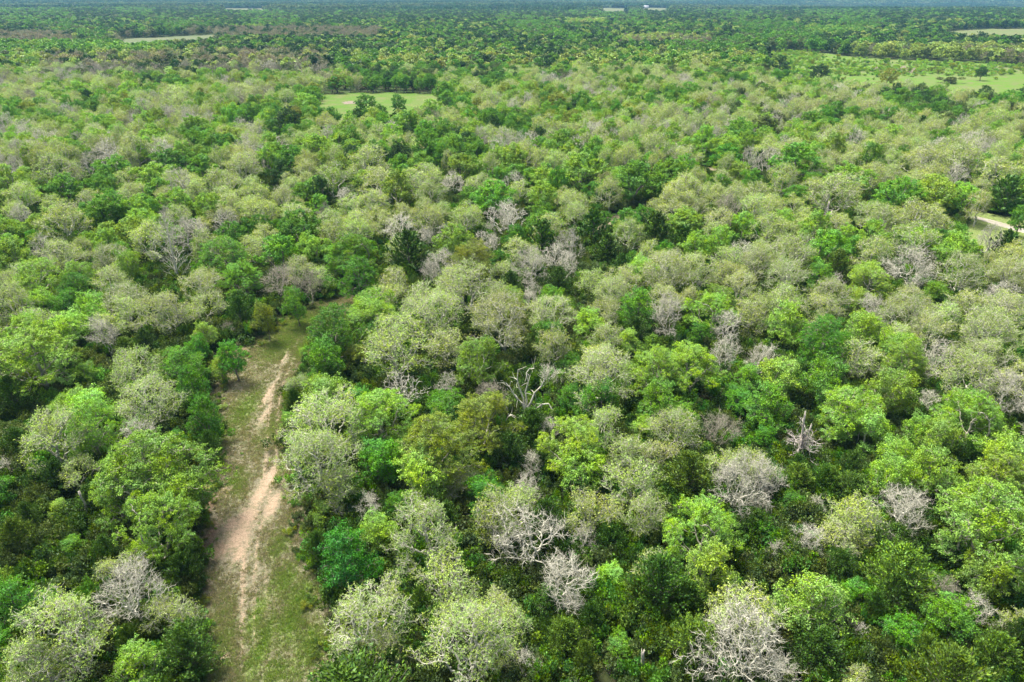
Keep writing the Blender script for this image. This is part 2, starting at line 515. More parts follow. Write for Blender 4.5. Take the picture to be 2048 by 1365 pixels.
# ------------------------------------------------------------ the catalogue: crown centre x, y and width in the photo, and its kind
CAT = '''
113 344 78 P;219 307 60 W;232 338 62 G;200 372 45 G;342 327 68 K;407 341 62 G;308 355 68 L;485 338 75 P;441 372 75 P;574 320 62 K
615 344 52 P;666 361 68 P;14 361 55 L;44 396 60 P;44 433 45 W;126 379 68 G;75 454 48 L;133 450 86 P;219 413 68 G;212 430 55 G
174 402 32 W;273 420 52 L;355 406 62 L;403 385 55 P;417 416 60 L;526 426 68 P;448 447 50 W;489 447 34 K;372 437 26 W;595 457 75 G
670 471 55 P;639 440 32 B;17 471 55 L;30 515 68 L;154 485 32 L;89 502 55 W;126 522 78 P;171 502 45 P;267 471 78 L;321 457 48 L
219 491 55 L;215 519 62 P;410 495 58 P;458 519 89 G;489 563 78 G;564 508 78 G;632 502 55 L;684 519 70 G;403 573 75 P
256 536 50 L;226 573 75 P;154 584 70 K;79 567 92 L;31 607 75 P;85 607 50 L;260 628 62 P;185 625 62 L;338 628 95 P;212 672 68 W
294 686 40 C;253 703 44 F;403 662 50 L;396 703 55 K;465 718 62 K;530 638 50 Y;591 608 55 G;478 628 60 C;622 570 55 B;455 659 30 B
73 724 155 L;270 748 105 P;293 810 125 P;176 750 45 L;182 789 70 M;138 742 45 C;393 777 62 K;416 841 70 K;419 900 66 C;355 885 42 K
441 738 45 L;117 877 130 P;190 868 100 L;281 885 80 W;303 960 185 L;247 985 120 L;360 990 110 L;316 1057 135 L;114 824 38 L;70 824 60 M;23 800 75 C;38 897 70 C
8 940 45 W;331 715 60 M;150 950 65 P;115 1022 40 L;32 1083 75 F;150 1099 50 G;190 1128 60 M;41 1201 95 K;5 1290 60 K;169 1182 28 L
255 1137 75 P;265 1195 140 W;370 1147 75 C;367 1105 55 C;127 1277 190 P;350 1233 90 P;376 1306 100 C;287 1338 95 L;64 1338 110 P;268 1287 50 F
90 1010 70 M;60 970 60 M;200 1040 60 M;235 1080 60 M;100 1130 65 M;60 1040 55 C;140 1160 60 M;180 1010 50 C;215 1110 50 C;110 960 60 C
649 858 165 P;649 937 150 P;761 835 120 L;649 805 90 L;576 840 34 L;588 811 38 C;664 673 115 K;652 728 80 K;711 717 52 Y;752 638 90 L;664 770 60 C
602 773 50 P;606 704 20 L;604 741 22 K;790 700 135 P;806 776 95 W;898 773 55 W;884 805 45 K;869 638 115 P;869 908 150 Y;959 858 125 Y
694 1108 108 T;637 1102 60 C;655 1185 40 M;793 1010 50 K;850 1067 145 P;678 978 80 P;643 1029 50 L;739 1016 60 W;850 958 105 L;924 968 62 P
984 981 42 K;978 1147 35 K;739 1249 170 P;905 1172 120 P;771 1303 95 P;838 1217 48 F;729 1335 80 C;787 1341 65 C;698 1344 55 C;946 1296 180 P
997 1035 95 P;946 1096 90 M;764 1140 42 L;997 1217 75 P;1054 1086 105 W;1127 1169 130 W;1150 1217 60 W;1226 1159 58 L;1038 994 75 P
1178 1026 90 P;1159 935 90 L;1264 968 100 P;1287 1035 80 P;1376 959 105 F;1478 962 125 W;1516 1019 50 B;1411 1073 130 L;1430 1147 90 L
1303 1137 75 P;1319 1185 125 C;1376 1210 80 C;1271 1195 75 F;1223 1086 70 C;1166 1083 62 W;1086 1051 85 C;1249 1096 70 M;1510 1058 60 C
1494 1233 135 P;1484 1312 112 W;1303 1242 90 M;1127 1281 80 F;1182 1249 60 C;1239 1306 60 G;1172 1325 48 F;1382 1290 100 F;1019 1249 80 P
1048 1328 65 W;1096 1217 70 C;1516 1153 60 M;1020 1330 60 P;880 1345 60 M
1520 955 80 W;1593 962 65 F;1654 968 55 F;1711 987 70 C;1778 959 80 L;1870 971 85 M;1998 962 110 L;1807 1035 125 W;1966 1057 190 L
1587 1006 45 K;1628 1013 45 W;1705 1038 85 P;1615 1086 75 W;1552 1108 52 W;1686 1083 80 P;1781 1089 70 C;1517 1057 55 K;1561 1035 45 M
1609 1210 125 L;1705 1195 68 K;1797 1153 115 F;1791 1201 80 C;1902 1115 70 C;1893 1185 65 B;1896 1233 90 G;1956 1226 70 W;1966 1153 90 L
2023 1160 75 L;2036 1249 60 P;1679 1137 60 C;1638 1312 105 C;1717 1268 52 W;1749 1226 55 C;1807 1274 75 K;1788 1325 32 T;1845 1312 75 F
1740 1312 60 M;1982 1312 90 F;2030 1281 60 C;1540 1340 100 W;1711 1360 60 P;1920 1300 60 M
1008 644 125 P;1105 694 65 P;1123 623 45 L;1217 623 55 P;1278 623 62 G;1334 629 72 W;1343 676 36 W;1425 629 85 L;1398 670 45 K
1178 650 55 L;1211 682 60 P;1255 688 48 L;950 729 90 L;1099 755 52 W;1208 747 120 P;985 799 68 B;1202 802 68 K;1137 799 48 K;1143 729 42 K
1310 747 95 L;1386 738 100 L;1316 805 75 G;1369 840 58 G;1401 814 34 T;1290 858 48 L;1149 905 125 L;1099 864 50 W;1067 931 52 W;1208 858 70 P
1252 908 80 P;1310 916 68 P;1372 945 60 C;1064 855 72 C;1017 911 72 C;929 966 68 P;979 966 44 K;1046 984 70 W;1457 659 65 W;1451 711 65 W
1448 849 40 B;1451 931 65 P;1466 790 40 K
1503 635 72 P;1579 650 68 L;1644 623 62 P;1749 623 60 W;1814 632 85 P;1723 662 75 L;1644 691 100 K;1711 723 78 P;1790 697 68 L;1864 664 80 P
1966 664 105 P;1805 726 90 L;1494 764 55 G;1547 820 80 G;1565 764 80 L;1650 764 85 G;1688 823 110 L;1732 864 85 L;1776 788 90 L
1858 805 50 W;1937 758 115 P;2010 790 90 W;1952 849 120 L;1834 870 68 L;1878 893 80 L;1779 928 80 L;1864 950 85 L;2010 931 100 L
1937 917 62 C;1497 937 80 P;1541 958 60 W;1594 946 50 C;1644 966 65 C;1702 940 55 C;1527 878 48 K
738 327 75 P;847 331 50 L;919 341 68 L;957 344 32 G;998 320 50 L;759 368 75 P;841 365 75 P;861 389 60 P;1032 368 44 W;977 399 84 G
1090 361 58 L;1080 396 58 L;1141 413 58 P;1083 430 50 G;1158 344 85 L;1268 361 88 G;1220 385 58 P;1186 389 40 K;1336 351 70 G
1350 396 70 P;1261 471 60 P;1309 471 75 C;1363 447 60 L;748 413 68 P;933 440 68 P;858 440 62 P;1015 440 82 W;988 485 32 W
800 461 75 W;714 467 68 P;1035 481 50 K;899 488 72 L;943 525 86 Y;817 512 80 C;957 481 40 C;1083 485 68 C;1145 491 62 W;1138 536 48 W
1063 532 78 W;1100 464 72 P;1186 461 60 C;1206 440 30 K;714 512 90 G;714 560 80 K;858 546 52 W;793 570 60 P;936 580 120 P;1022 580 60 C
1117 570 50 C;1104 601 48 G;1128 625 45 G;1063 597 45 W;1189 539 60 M;1244 539 45 C;1213 505 60 C;1295 512 55 P;1329 546 100 P
1220 587 75 P;741 618 86 L;841 608 90 P
1369 338 60 G;1454 317 65 K;1587 327 100 G;1481 352 45 L;1505 362 42 G;1372 385 75 P;1567 365 68 P;1693 362 85 L;1645 344 50 P
1741 355 60 P;1775 314 75 M;1844 327 78 P;1922 327 85 P;1997 351 85 P;1666 392 112 P;1792 389 80 G;1861 389 85 L;1929 399 68 L;1960 413 50 P
2014 392 68 C;1454 420 55 B;1509 423 75 P;1372 447 62 L;1539 464 75 P;1638 464 75 L;1758 444 68 P;1837 440 100 P;1912 505 85 L
1826 488 85 P;1980 484 60 W;2008 498 55 C;2040 440 42 G;1392 495 60 L;1447 484 58 L;1649 502 85 G;1744 512 75 P;1580 515 95 P
1512 532 68 P;1461 525 60 P;1386 546 88 P;1639 556 55 G;1676 570 42 W;1826 536 100 W;1867 556 50 M;1929 553 85 P;2014 549 75 P
1997 594 68 W;1430 614 78 L;1512 612 50 P;1570 608 65 P;1655 590 75 P;1727 594 45 L;1816 605 70 P
672 168 30 K;733 207 42 K;795 208 34 K;700 240 30 G;895 215 34 K;830 232 28 K;925 225 40 P;945 185 60 P;610 210 50 L;860 240 34 K;760 225 28 K
1163 207 48 K;1120 222 45 K;1478 268 65 G;1450 300 60 L;1330 265 42 W;1375 235 45 L;1650 260 60 K;1620 250 60 G;1780 240 50 K;1900 260 34 K
1640 146 38 D;1965 146 22 D;1560 130 40 D;1775 155 34 Y;1905 160 50 M;160 220 40 K;120 250 50 K;60 130 80 G;355 200 65 P;490 185 40 P;80 215 45 G;1310 220 35 P
'''
cat = []
for ln in CAT.strip().splitlines():
    for e in ln.split(';'):
        a = e.split(); cat.append((float(a[0]), float(a[1]), float(a[2]), a[3]))

# landmark trees: hand-written labels (photo position -> label, phrase the neighbours' labels refer to)
LAND = {
 (694, 1108): ('single emerald green round tree right of the dirt track in the foreground', 'the emerald tree by the track'),
 (303, 960): ('huge bright lime oak overhanging the left edge of the bare soil patch', 'the huge lime oak by the bare soil'),
 (73, 724): ('broad dense lime oak dome at the left edge above the dark cedars', 'the lime dome at the left edge'),
 (664, 673): ('big bright green oak dome where the track bends out of sight', 'the green dome at the track bend'),
 (465, 718): ('narrow bright green tree standing inside the upper left of the grassy clearing', 'the green tree inside the clearing'),
 (806, 776): ('white bare spreading limbs below the pale budding oak, mid picture left', 'the white limbs below the pale oak'),
 (345, 508): ('dead white conical tree with feathery side branches in the left midground', 'the dead white conical tree'),
 (1049, 776): ('dead forked white tree with thick crooked arms near the picture centre', 'the forked dead tree'),
 (265, 1195): ('silvery bare spreading tree in the lower left beside the track', 'the silvery bare tree lower left'),
 (127, 1277): ('wide pale budding oak with crooked grey limbs in the bottom left corner', 'the wide pale oak bottom left'),
 (1054, 1086): ('very white dead crown of curling branches in the lower middle', 'the curling white dead crown'),
 (1127, 1169): ('dense white twiggy bare crown beside curling dead one, lower middle', 'the dense white twiggy crown'),
 (1484, 1312): ('very white bare tree with thick trunk at the bottom right of centre', 'the thick white bare tree at the bottom'),
 (1411, 1073): ('large yellow green budding oak with thin grey limbs, lower right of centre', 'the yellow green budding oak'),
 (1609, 1210): ('bright lime round oak among dark cedars in the lower right', 'the bright lime oak lower right'),
 (1966, 1057): ('very large lime oak crown at the right edge in the foreground', 'the large lime crown at the right edge'),
 (1807, 1035): ('open white bare tree with radiating branches against dark cedars, lower right', 'the radiating white bare tree'),
 (1797, 1153): ('large olive green feathery cedar in the lower right', 'the big olive cedar lower right'),
 (1319, 1185): ('large dark green cedar clump in the lower middle right', 'the large dark cedar clump'),
 (1202, 802): ('compact rounded mid green tree right of the forked dead tree', 'the rounded green tree near centre'),
 (1149, 905): ('bright lime oak with ragged crown just below picture centre', 'the ragged lime oak below centre'),
 (1035, 481): ('small vivid green tree standing alone among dark cedars, upper centre', 'the vivid green tree among cedars'),
 (977, 399): ('round bright green oak dome in the upper centre', 'the round green dome upper centre'),
 (1644, 691): ('kelly green oak with dark forked limbs showing, right midground', 'the kelly green oak with dark limbs'),
 (1649, 502): ('bright green spreading oak in the right midground', 'the bright green right midground oak'),
 (761, 835): ('bright lime round oak right of the clearing in the middle', 'the bright lime oak beside the clearing'),
 (649, 858): ('wide greyish twiggy oak leaning over the right side of the track', 'the greyish twiggy oak over the track'),
 (458, 519): ('large fresh green oak right of the dead conical tree', 'the large fresh green oak'),
 (1587, 327): ('brightest green oak dome in the upper right midground', 'the brightest dome upper right'),
 (1268, 361): ('broad green oak behind the sandy path opening', 'the broad green oak by the sandy path'),
 (672, 168): ('dark green upright tree standing at the back edge of small meadow', 'the upright tree at the meadow'),
 (1640, 146): ('dark brownish round tree at the near edge of the right meadow', 'the dark round tree by the right meadow'),
 (1478, 962): ('wide whitish budding tree right of the dark feathery cedar', 'the wide whitish tree lower right of centre'),
 (739, 1249): ('wide pale khaki budding oak right of the track at the bottom', 'the khaki oak at the bottom'),
 (946, 1296): ('large pale twiggy oak with many thin limbs at the bottom middle', 'the large twiggy oak bottom middle'),
 (850, 1067): ('pale khaki oak with rounded lobes right of the emerald tree', 'the lobed khaki oak'),
 (1937, 758): ('broad pale lime oak near the right edge at middle height', 'the broad pale lime oak right'),
 (1688, 823): ('large lime green oak with arching grey limbs, right of centre', 'the arching lime oak'),
 (1329, 546): ('wide pale budding oak in the upper middle right', 'the wide pale oak upper middle'),
 (1666, 392): ('broad pale green oak in the upper right midground', 'the broad pale oak upper right'),
 (1826, 536): ('broad greyish white bare crown in the right midground', 'the greyish white crown right'),
 (133, 450): ('round pale khaki oak in the upper left midground', 'the round khaki oak upper left'),
 (154, 584): ('vivid green feathery tree in the left midground', 'the vivid green tree left'),
 (338, 628): ('broad pale twiggy oak below the dead conical tree', 'the pale oak below the conical tree'),
 (733, 207): ('spiky green tree in front of small meadow, left of its twin', 'the spiky tree before the meadow'),
 (2040, 440): ('green tree at the right edge beside the pale gravel road', 'the green tree by the gravel road'),
 (416, 841): ('tall emerald green tree on the left bank of the clearing', 'the tall emerald tree left of the clearing'),
 (1063, 532): ('round greyish bare crown with fine twigs in the upper centre', 'the grey bare crown upper centre'),
 (815, 776): ('', ''),
}
LAND.pop((815, 776))

LOOK = {'G': 'fresh green oak', 'K': 'deep bright green tree', 'L': 'lime green oak', 'Y': 'olive yellow oak', 'T': 'turquoise green tree', 'P': 'pale budding oak',
        'W': 'white bare tree', 'B': 'brown bare tree', 'C': 'dark green cedar', 'F': 'olive feathery cedar', 'M': 'grey green shrub', 'D': 'dark green oak'}
CATEG = {'C': 'cedar', 'F': 'cedar', 'M': 'shrub', 'W': 'bare tree', 'B': 'bare tree'}
NAME = {'G': 'oak_tree', 'L': 'oak_tree', 'Y': 'oak_tree', 'P': 'budding_oak_tree', 'K': 'leafy_tree', 'T': 'leafy_tree', 'D': 'leafy_tree', 'W': 'bare_tree', 'B': 'bare_tree',
        'C': 'cedar_tree', 'F': 'cedar_tree', 'M': 'shrub'}
GROUP = {'oak_tree': 'green oaks of the woodland', 'budding_oak_tree': 'pale budding oaks of the woodland', 'leafy_tree': 'deep green leafy trees of the woodland',
         'bare_tree': 'bare trees of the woodland', 'cedar_tree': 'cedars between the oaks', 'shrub': 'shrubs between the trees'}

def dims(code, D, rg):
    if code in 'CF': H = D * rg.uniform(1.15, 1.5); H = min(max(H, 4.0), 8.5)
    elif code == 'M': H = min(D * .8, 4.0)
    elif D < 3.5: H = D * 1.35
    else: H = min(3.6 + D * .66, 11.5) * rg.uniform(.92, 1.08)
    return H
trees = []          # x, y, D, H, code, px, py, landmark?
for px, py, w, code in cat:
    zc = 5.2 if code not in 'CFM' else (3.0 if code != 'M' else 1.3)
    for _ in range(3):
        x, y, t = at(px, py, zc)
        D = w * t / FPX
        if D > 13.5: D = 13.5
        H = dims(code, D, np.random.default_rng(int(px * 7 + py)))
        zc = H * (.58 if code not in 'CFM' else .48)
    trees.append([x, y, D * (.93 if (380 < px < 640 and 590 < py < 940) or (540 < px < 630 and 680 < py < 1120) else 1.13 if code not in 'CFMWB' else 1.12), H, code, px, py, LAND.get((px, py))])

# ------------------------------------------------------------ places kept clear of trees
def poly_px(pts, z=0.0):
    return np.array([at(px, py, z)[:2] for px, py in pts])
def mixed(far_pts, near_pts, zn=8.5):
    """open ground whose far edge is seen at the ground and whose near edge is seen over the treetops"""
    return np.array([at(px, py, 0)[:2] for px, py in far_pts] + [at(px, py, zn)[:2] for px, py in near_pts])
def inside(poly, x, y):
    x, y = np.asarray(x), np.asarray(y); c = np.zeros(x.shape, bool); n = len(poly)
    for i in range(n):
        x0, y0 = poly[i]; x1, y1 = poly[(i + 1) % n]
        k = ((y0 > y) != (y1 > y)) & (x < (x1 - x0) * (y - y0) / (y1 - y0 + 1e-12) + x0)
        c ^= k
    return c
MEADOWS = {
  'small_meadow': (mixed([(632, 190), (720, 186), (885, 188)], [(888, 203), (800, 214), (680, 214), (625, 208)]), (.062, .125, .014), (.10, .12, .04)),
  'right_meadow': (mixed([(1528, 108), (1600, 104), (1720, 118), (1850, 124), (1960, 128), (2060, 134)], [(2060, 185), (1960, 178), (1850, 166), (1740, 160), (1620, 150), (1540, 132)]), (.068, .145, .011), (.11, .12, .05)),
  'pale_meadow': (mixed([(238, 80), (330, 76), (432, 71)], [(436, 76), (340, 84), (245, 87)]), (.07, .10, .038), (.10, .11, .06)),
  'green_glade': (mixed([(317, 134), (350, 132)], [(352, 143), (320, 144)]), (0.067, 0.143, 0.013), (0.084, 0.126, 0.025)),
  'far_right_field': (mixed([(1900, 67), (1980, 64), (2080, 65)], [(2080, 76), (1960, 74), (1880, 70)]), (.085, .12, .035), (.11, .115, .055)),
  'far_field_west': (mixed([(435, 19.5), (540, 19.5)], [(540, 24), (440, 24)]), (.085, .11, .045), (.10, .105, .06)),
  'far_field_middle': (mixed([(1190, 16), (1260, 17)], [(1262, 25), (1200, 24)]), (.085, .11, .04), (.10, .105, .055)),
  'far_field_east': (mixed([(1640, 9.5), (1735, 10.5)], [(1735, 13), (1650, 13)]), (.085, .11, .045), (.10, .105, .06)),
  'far_field_house': (mixed([(1275, 15), (1345, 15)], [(1345, 22), (1280, 22)]), (.085, .11, .04), (.10, .105, .055)),
}
def ribbon(left, mid, right, n=40):
    """smooth rows through left / mid / right points given in the photo"""
    k = len(left); t = np.arange(k); tt = np.linspace(0, k - 1, n * (k - 1))
    out = []
    for pts in (left, mid, right):
        w = np.array([at(px, py, 0)[:2] for px, py in pts])
        w = np.stack([np.interp(tt, t, w[:, j]) for j in (0, 1)], 1)
        ker = np.ones(n) / n
        w2 = np.stack([np.convolve(np.pad(w[:, j], (n, n), mode='reflect', reflect_type='odd'), ker, 'same')[n:-n] for j in (0, 1)], 1)
        out.append(w2)
    return out
TR = [((425, 1430), (486, 1430), (668, 1430)), ((418, 1300), (484, 1300), (650, 1300)), ((410, 1200), (485, 1200), (640, 1200)),
      ((405, 1110), (487, 1110), (606, 1110)), ((410, 1050), (500, 1050), (590, 1050)), ((414, 980), (522, 980), (582, 980)),
      ((438, 920), (534, 920), (567, 920)), ((445, 860), (535, 860), (562, 860)), ((425, 800), (540, 800), (574, 800)),
      ((440, 755), (555, 755), (594, 755)), ((500, 712), (576, 714), (616, 722)), ((525, 680), (594, 690), (628, 700)),
      ((560, 652), (608, 662), (642, 676)), ((600, 630), (634, 640), (668, 655)), ((650, 605), (675, 618), (700, 636)), ((720, 583), (735, 595), (755, 612))]
TL, TC, TRr = ribbon([r[0] for r in TR], [r[1] for r in TR], [r[2] for r in TR], 24)
track_poly = np.concatenate([TL, TRr[::-1]])
side_poly = poly_px([(505, 700), (440, 706), (380, 730), (330, 744), (338, 754), (395, 742), (450, 722), (505, 722)])
def corridor(far_pts, near_pts, zn):
    return np.array([at(a, b, 0)[:2] for a, b in far_pts] + [at(a, b, zn)[:2] for a, b in near_pts])
sandy_poly = corridor([(1190, 444), (1220, 434), (1262, 423), (1290, 417)], [(1290, 424), (1262, 431), (1220, 443), (1192, 452)], 2.5)
sand2_poly = poly_px([(1405, 338), (1450, 332), (1500, 333), (1500, 350), (1450, 350), (1405, 352)])
road_poly = corridor([(1935, 424), (1985, 430), (2060, 446), (2110, 460)], [(2110, 500), (2050, 480), (1990, 458), (1940, 444)], 6.0)
CLEAR = [track_poly, side_poly, sandy_poly, sand2_poly, road_poly]
def blocked(x, y, m=0.0):
    x, y = np.asarray(x, float), np.asarray(y, float)
    b = np.zeros(x.shape, bool)
    for p in CLEAR:
        b |= inside(p, x, y)
        if m:
            for dx, dy in ((m, 0), (-m, 0), (0, m), (0, -m)): b |= inside(p, x + dx, y + dy)
    for k, (p, _, _) in MEADOWS.items(): b |= inside(p, x, y)
    return b

# ------------------------------------------------------------ fill the woodland between and beyond the catalogue
ax = np.array([t[0] for t in trees]); ay = np.array([t[1] for t in trees]); ar = np.array([t[2] / 2 for t in trees]); ac = [t[4] for t in trees]
def add_fill(n, rmin, rmax, rfar0, rfar1, codes, gap, tall):
    global ax, ay, ar
    made = []
    yy = rfar0 + (rfar1 - rfar0) * rng.random(n) ** .6
    xx = (rng.random(n) * 2 - 1) * (yy * .86 + 18)
    bl = blocked(xx, yy, 3.0)
    for x, y, b in zip(xx, yy, bl):
        if b: continue
        r = rng.uniform(rmin, rmax)
        d = np.hypot(ax - x, ay - y) / (ar + r)
        if d.min() < gap: continue
        j = int(np.argmin(np.hypot(ax - x, ay - y)))
        code = rng.choice(list(codes)) if rng.random() < .5 or j >= len(ac) else ac[j]
        if code in 'WB' and rng.random() < .5: code = 'P'
        H = dims(code, r * 2, rng) * (1 if tall else .82)
        px, py, dep = proj(x, y, H * .5)
        if any(abs(px - a) < 75 and -25 < py - b < 115 for a, b in ((1049, 776), (345, 508), (806, 776), (1609, 887), (1284, 1328))): continue
        made.append([x, y, 2 * r, H, code, float(px), float(py), None])
        ax = np.append(ax, x); ay = np.append(ay, y); ar = np.append(ar, r); ac.append(code)
    return made
# smaller trees, cedars and shrubs in the gaps of the near wood
fill = add_fill(3200, 2.4, 3.8, 20, 175, 'PPPPPPLLGWF', .76, False)
fill += add_fill(3500, 1.6, 2.4, 20, 150, 'CCCMMFKCG', .80, False)
trees += fill

def zone(px, py, rg):
    n = math.sin(px / 90.0 + py / 21.0) + math.sin(px / 37.0 - py / 13.0 + 2) + math.sin(px / 210.0 + 1)
    u = rg.random()
    def pick(s): return s[int(u * len(s))]
    if 82 <= py < 99 and px < 330: return pick('GGLLGGKG')
    if (104 < py < 146 and 80 < px < 330) or (98 < py < 142 and 330 < px < 660): return pick('BBBBBMMDWP')
    if (62 < py < 82 and px < 150) or (62 < py < 80 and 225 < px < 300) or (53 < py < 72 and 370 < px < 760): return pick('BBBBBBMD')
    if 51 < py < 60 and 455 < px < 530: return pick('LGLY')
    if 68 < py < 83 and 1240 < px < 1420: return pick('BBBPPM')
    if 88 < py < 108 and px > 1700: return pick('PPBPMP')
    if 52 < py < 66 and 1610 < px < 1720: return pick('LGLG')
    if 38 < py < 46 and 1130 < px < 1210: return pick('LPLP')
    if py < 40: return pick('DDGMMDMMD') if n < .5 else pick('MMGDMG')
    if py < 100:
        if n > .9: return pick('MGMMGK')
        return pick('DDDGGMMPDK')
    if py < 150:
        if px < 600: return pick('DGKGLPM') if n < .6 else pick('PLGM')
        return pick('MPPPMGLK') if n > -.6 else pick('DKGMDP')
    if py < 240:
        if px > 1450: return pick('PPPMMGPLWP') if n > -.7 else pick('GKGDM')
        if n > .8: return pick('PPWPBLPW')
        return pick('PPLLGPLGKY') if n > -.9 else pick('KGKGDL')
    if px > 1650: return pick('PPPPMPWPLG')
    return pick('PPPPWLLGWPL') if n > -1.2 else pick('KGGLDG')
stuff = {'oak': [], 'pale': [], 'bare': [], 'cedar': []}        # x, y, D, H, code
fence_y0 = 150
def ring_fill(d0, d1, spacing, D0, D1, keepout=True):
    ny = int((d1 - d0) / (spacing * .87))
    out = []
    ys = d0 + np.arange(ny) * spacing * .87
    X, Y = [], []
    for i, y in enumerate(ys):
        xs = np.arange(-y * .84 - 25, y * .84 + 25, spacing) + (i % 2) * spacing / 2
        X.append(xs); Y.append(np.full(len(xs), y))
    X = np.concatenate(X); Y = np.concatenate(Y)
    X = X + rng.uniform(-.38, .38, len(X)) * spacing; Y = Y + rng.uniform(-.38, .38, len(Y)) * spacing
    ok = ~blocked(X, Y, 3.0 if d0 < 300 else 0)
    X, Y = X[ok], Y[ok]
    D = rng.uniform(D0, D1, len(X)) * np.where(rng.random(len(X)) < .12, 1.25, 1)
    return X, Y, D
ind = []
for d0, d1, s, a, b in ((118, 420, 5.9, 5.2, 8.4), (420, 1100, 7.2, 6.4, 9.6), (1100, 1900, 9.5, 9, 13)):
    X, Y, D = ring_fill(d0, d1, s, a, b)
    H = np.minimum(5.2 + D * .52, 11) * rng.uniform(.82, 1.12, len(X))
    PX, PY, DEP = proj(X, Y, H * .8 + terrain(X, Y))
    for x, y, d, h, px, py in zip(X, Y, D, H, PX, PY):
        if y < 300:
            q = np.hypot(ax - x, ay - y) / (ar + d / 2)
            if q.min() < (.72 if y < 190 else .62): continue
        code = zone(px, py, rng)
        if code == 'M': h *= .9
        if rng.random() < .04 and y < 500: code = 'C'; h *= .7; d *= .6
        ind.append([x, y, d, h, code, float(px), float(py), None])
# shrubs dotted over the open ground of the right meadow
mp = MEADOWS['right_meadow'][0]
x0, y0 = mp.min(0); x1, y1 = mp.max(0)
for _ in range(5200):
    x, y = rng.uniform(x0, x1), rng.uniform(y0, y1)
    if not inside(mp, np.array([x]), np.array([y]))[0]: continue
    px, py, dep = proj(x, y, 1.0); px, py = float(px), float(py)
    dens = .8 if px < 1640 and py < 150 else (.6 if 124 < py < 150 else .14)
    if py > 152: dens *= .12
    if rng.random() < dens:
        ind.append([x, y, rng.uniform(2.0, 5.0), rng.uniform(1.2, 2.8) * (2 if rng.random() < .08 else 1), str(rng.choice(list('LLLGLY'))), px, py, 'low'])

# ------------------------------------------------------------ individuals
protos = {}
counts = {}
LIMIT = 300
used_labels = set()
land_list = [(t[5], t[6], t[7][1], t[2]) for t in trees if t[7]]
def rel(dx, dy):
    a = math.degrees(math.atan2(dy, dx)) % 360      # dy grows towards the viewer
    return ['right of', 'front-right of', 'in front of', 'front-left of', 'left of', 'back-left of', 'behind', 'back-right of'][int((a + 22.5) // 45) % 8]
def region(px, py):
    h = 'far left' if px < 340 else 'left' if px < 750 else 'centre' if px < 1300 else 'right' if px < 1720 else 'far right'
    v = 'bottom' if py > 1180 else 'lower' if py > 900 else 'middle' if py > 640 else 'upper middle' if py > 400 else 'upper'
    return v + ' ' + h
def make_label(t):
    x, y, D, H, code, px, py, ld = t
    if ld: used_labels.add(ld[0]); return ld[0]
    size = 'small' if D < 4.6 else 'large' if D > 8.6 else 'medium'
    look = LOOK[code]
    ls = sorted(((math.hypot(px - a, (py - b) * 1.25), a, b, ph) for a, b, ph, _ in land_list))[:7]
    c = []
    for wd in (size,):
        for k, (dist, a, b, ph) in enumerate(ls):
            near = 'just ' if dist < 90 else 'well ' if dist > 190 else ''
            c.append('%s %s %s%s %s' % (wd, look, near, rel(px - a, py - b), ph))
    for s in c:
        if s not in used_labels: used_labels.add(s); return s
    for (d0, a, b, ph) in ls[:3]:
        for o in ('second', 'third', 'fourth', 'fifth', 'sixth', 'seventh', 'eighth', 'ninth', 'tenth'):
            s = '%s %s, %s one %s %s' % (size, look, o, rel(px - a, py - b), ph)
            if s not in used_labels: used_labels.add(s); return s
    return '%s %s in the %s of the woodland' % (size, look, region(px, py))

def place(t):
    x, y, D, H, code, px, py, ld = t
    rg = np.random.default_rng(int(abs(x * 131 + y * 17)) + 5)
    z = float(terrain(x, y)); dep = float(proj(x, y, H * .5)[2])
    shp = SHAPE[code]
    if ld == 'low': shp = 'shrub'
    near = dep < 118
    small = near and D < 5.8 and shp in ('leafy', 'pale', 'bare')
    if code in 'P' and t[5] != int(t[5]) and rg.random() < .12: shp = 'bare' if rg.random() < .3 else shp
    vs = V[shp + '_small'] if small else V[shp] if near or shp == 'shrub' else V[shp + '_mid']
    v = vs[int(rg.integers(0, len(vs)))]
    if SPECIAL.get((px, py)): v = SPECIAL[(px, py)]
    name = NAME[code]
    root = bpy.data.objects.new(name, None)
    root.empty_display_size = .3
    COL.objects.link(root)
    bR, bH = {'leafy': (4.6, 9.8), 'pale': (4.6, 9.8), 'bare': (4.7, 10), 'cedar': (2.8, 7.5), 'shrub': (1.9, 2.2)}[shp]
    if small: bR, bH = 2.75, 6.5
    root.location = (x, y, z - .05)
    root.rotation_euler = (rg.normal(0, .03), rg.normal(0, .03), rg.uniform(0, 6.283) if not SPECIAL.get((px, py)) else 0)
    s = D / 2 / bR
    root.scale = (s * rg.uniform(.94, 1.06), s * rg.uniform(.94, 1.06), H / bH)
    root['label'] = make_label(t)
    root['category'] = CATEG.get(code, 'tree')
    root['group'] = GROUP[name]
    tint, bark = tint_of(code, rg)
    def part(nm, me):
        key = (nm, me.name)
        if key in protos: o = protos[key].copy(); COL.objects.link(o)
        else: o = bpy.data.objects.new(nm, me); COL.objects.link(o); protos[key] = o
        o.parent = root
        o['tint'] = [float(q) for q in tint]; o['bark'] = [float(q) for q in bark]
    if v.trunk: part('trunk', v.trunk)
    if dep < 118 or not v.crown:
        for l in v.limbs: part('limb', l)
    else:
        for l in v.limbs: part('limb', l)
    if v.crown: part('crown', v.crown)
    return root

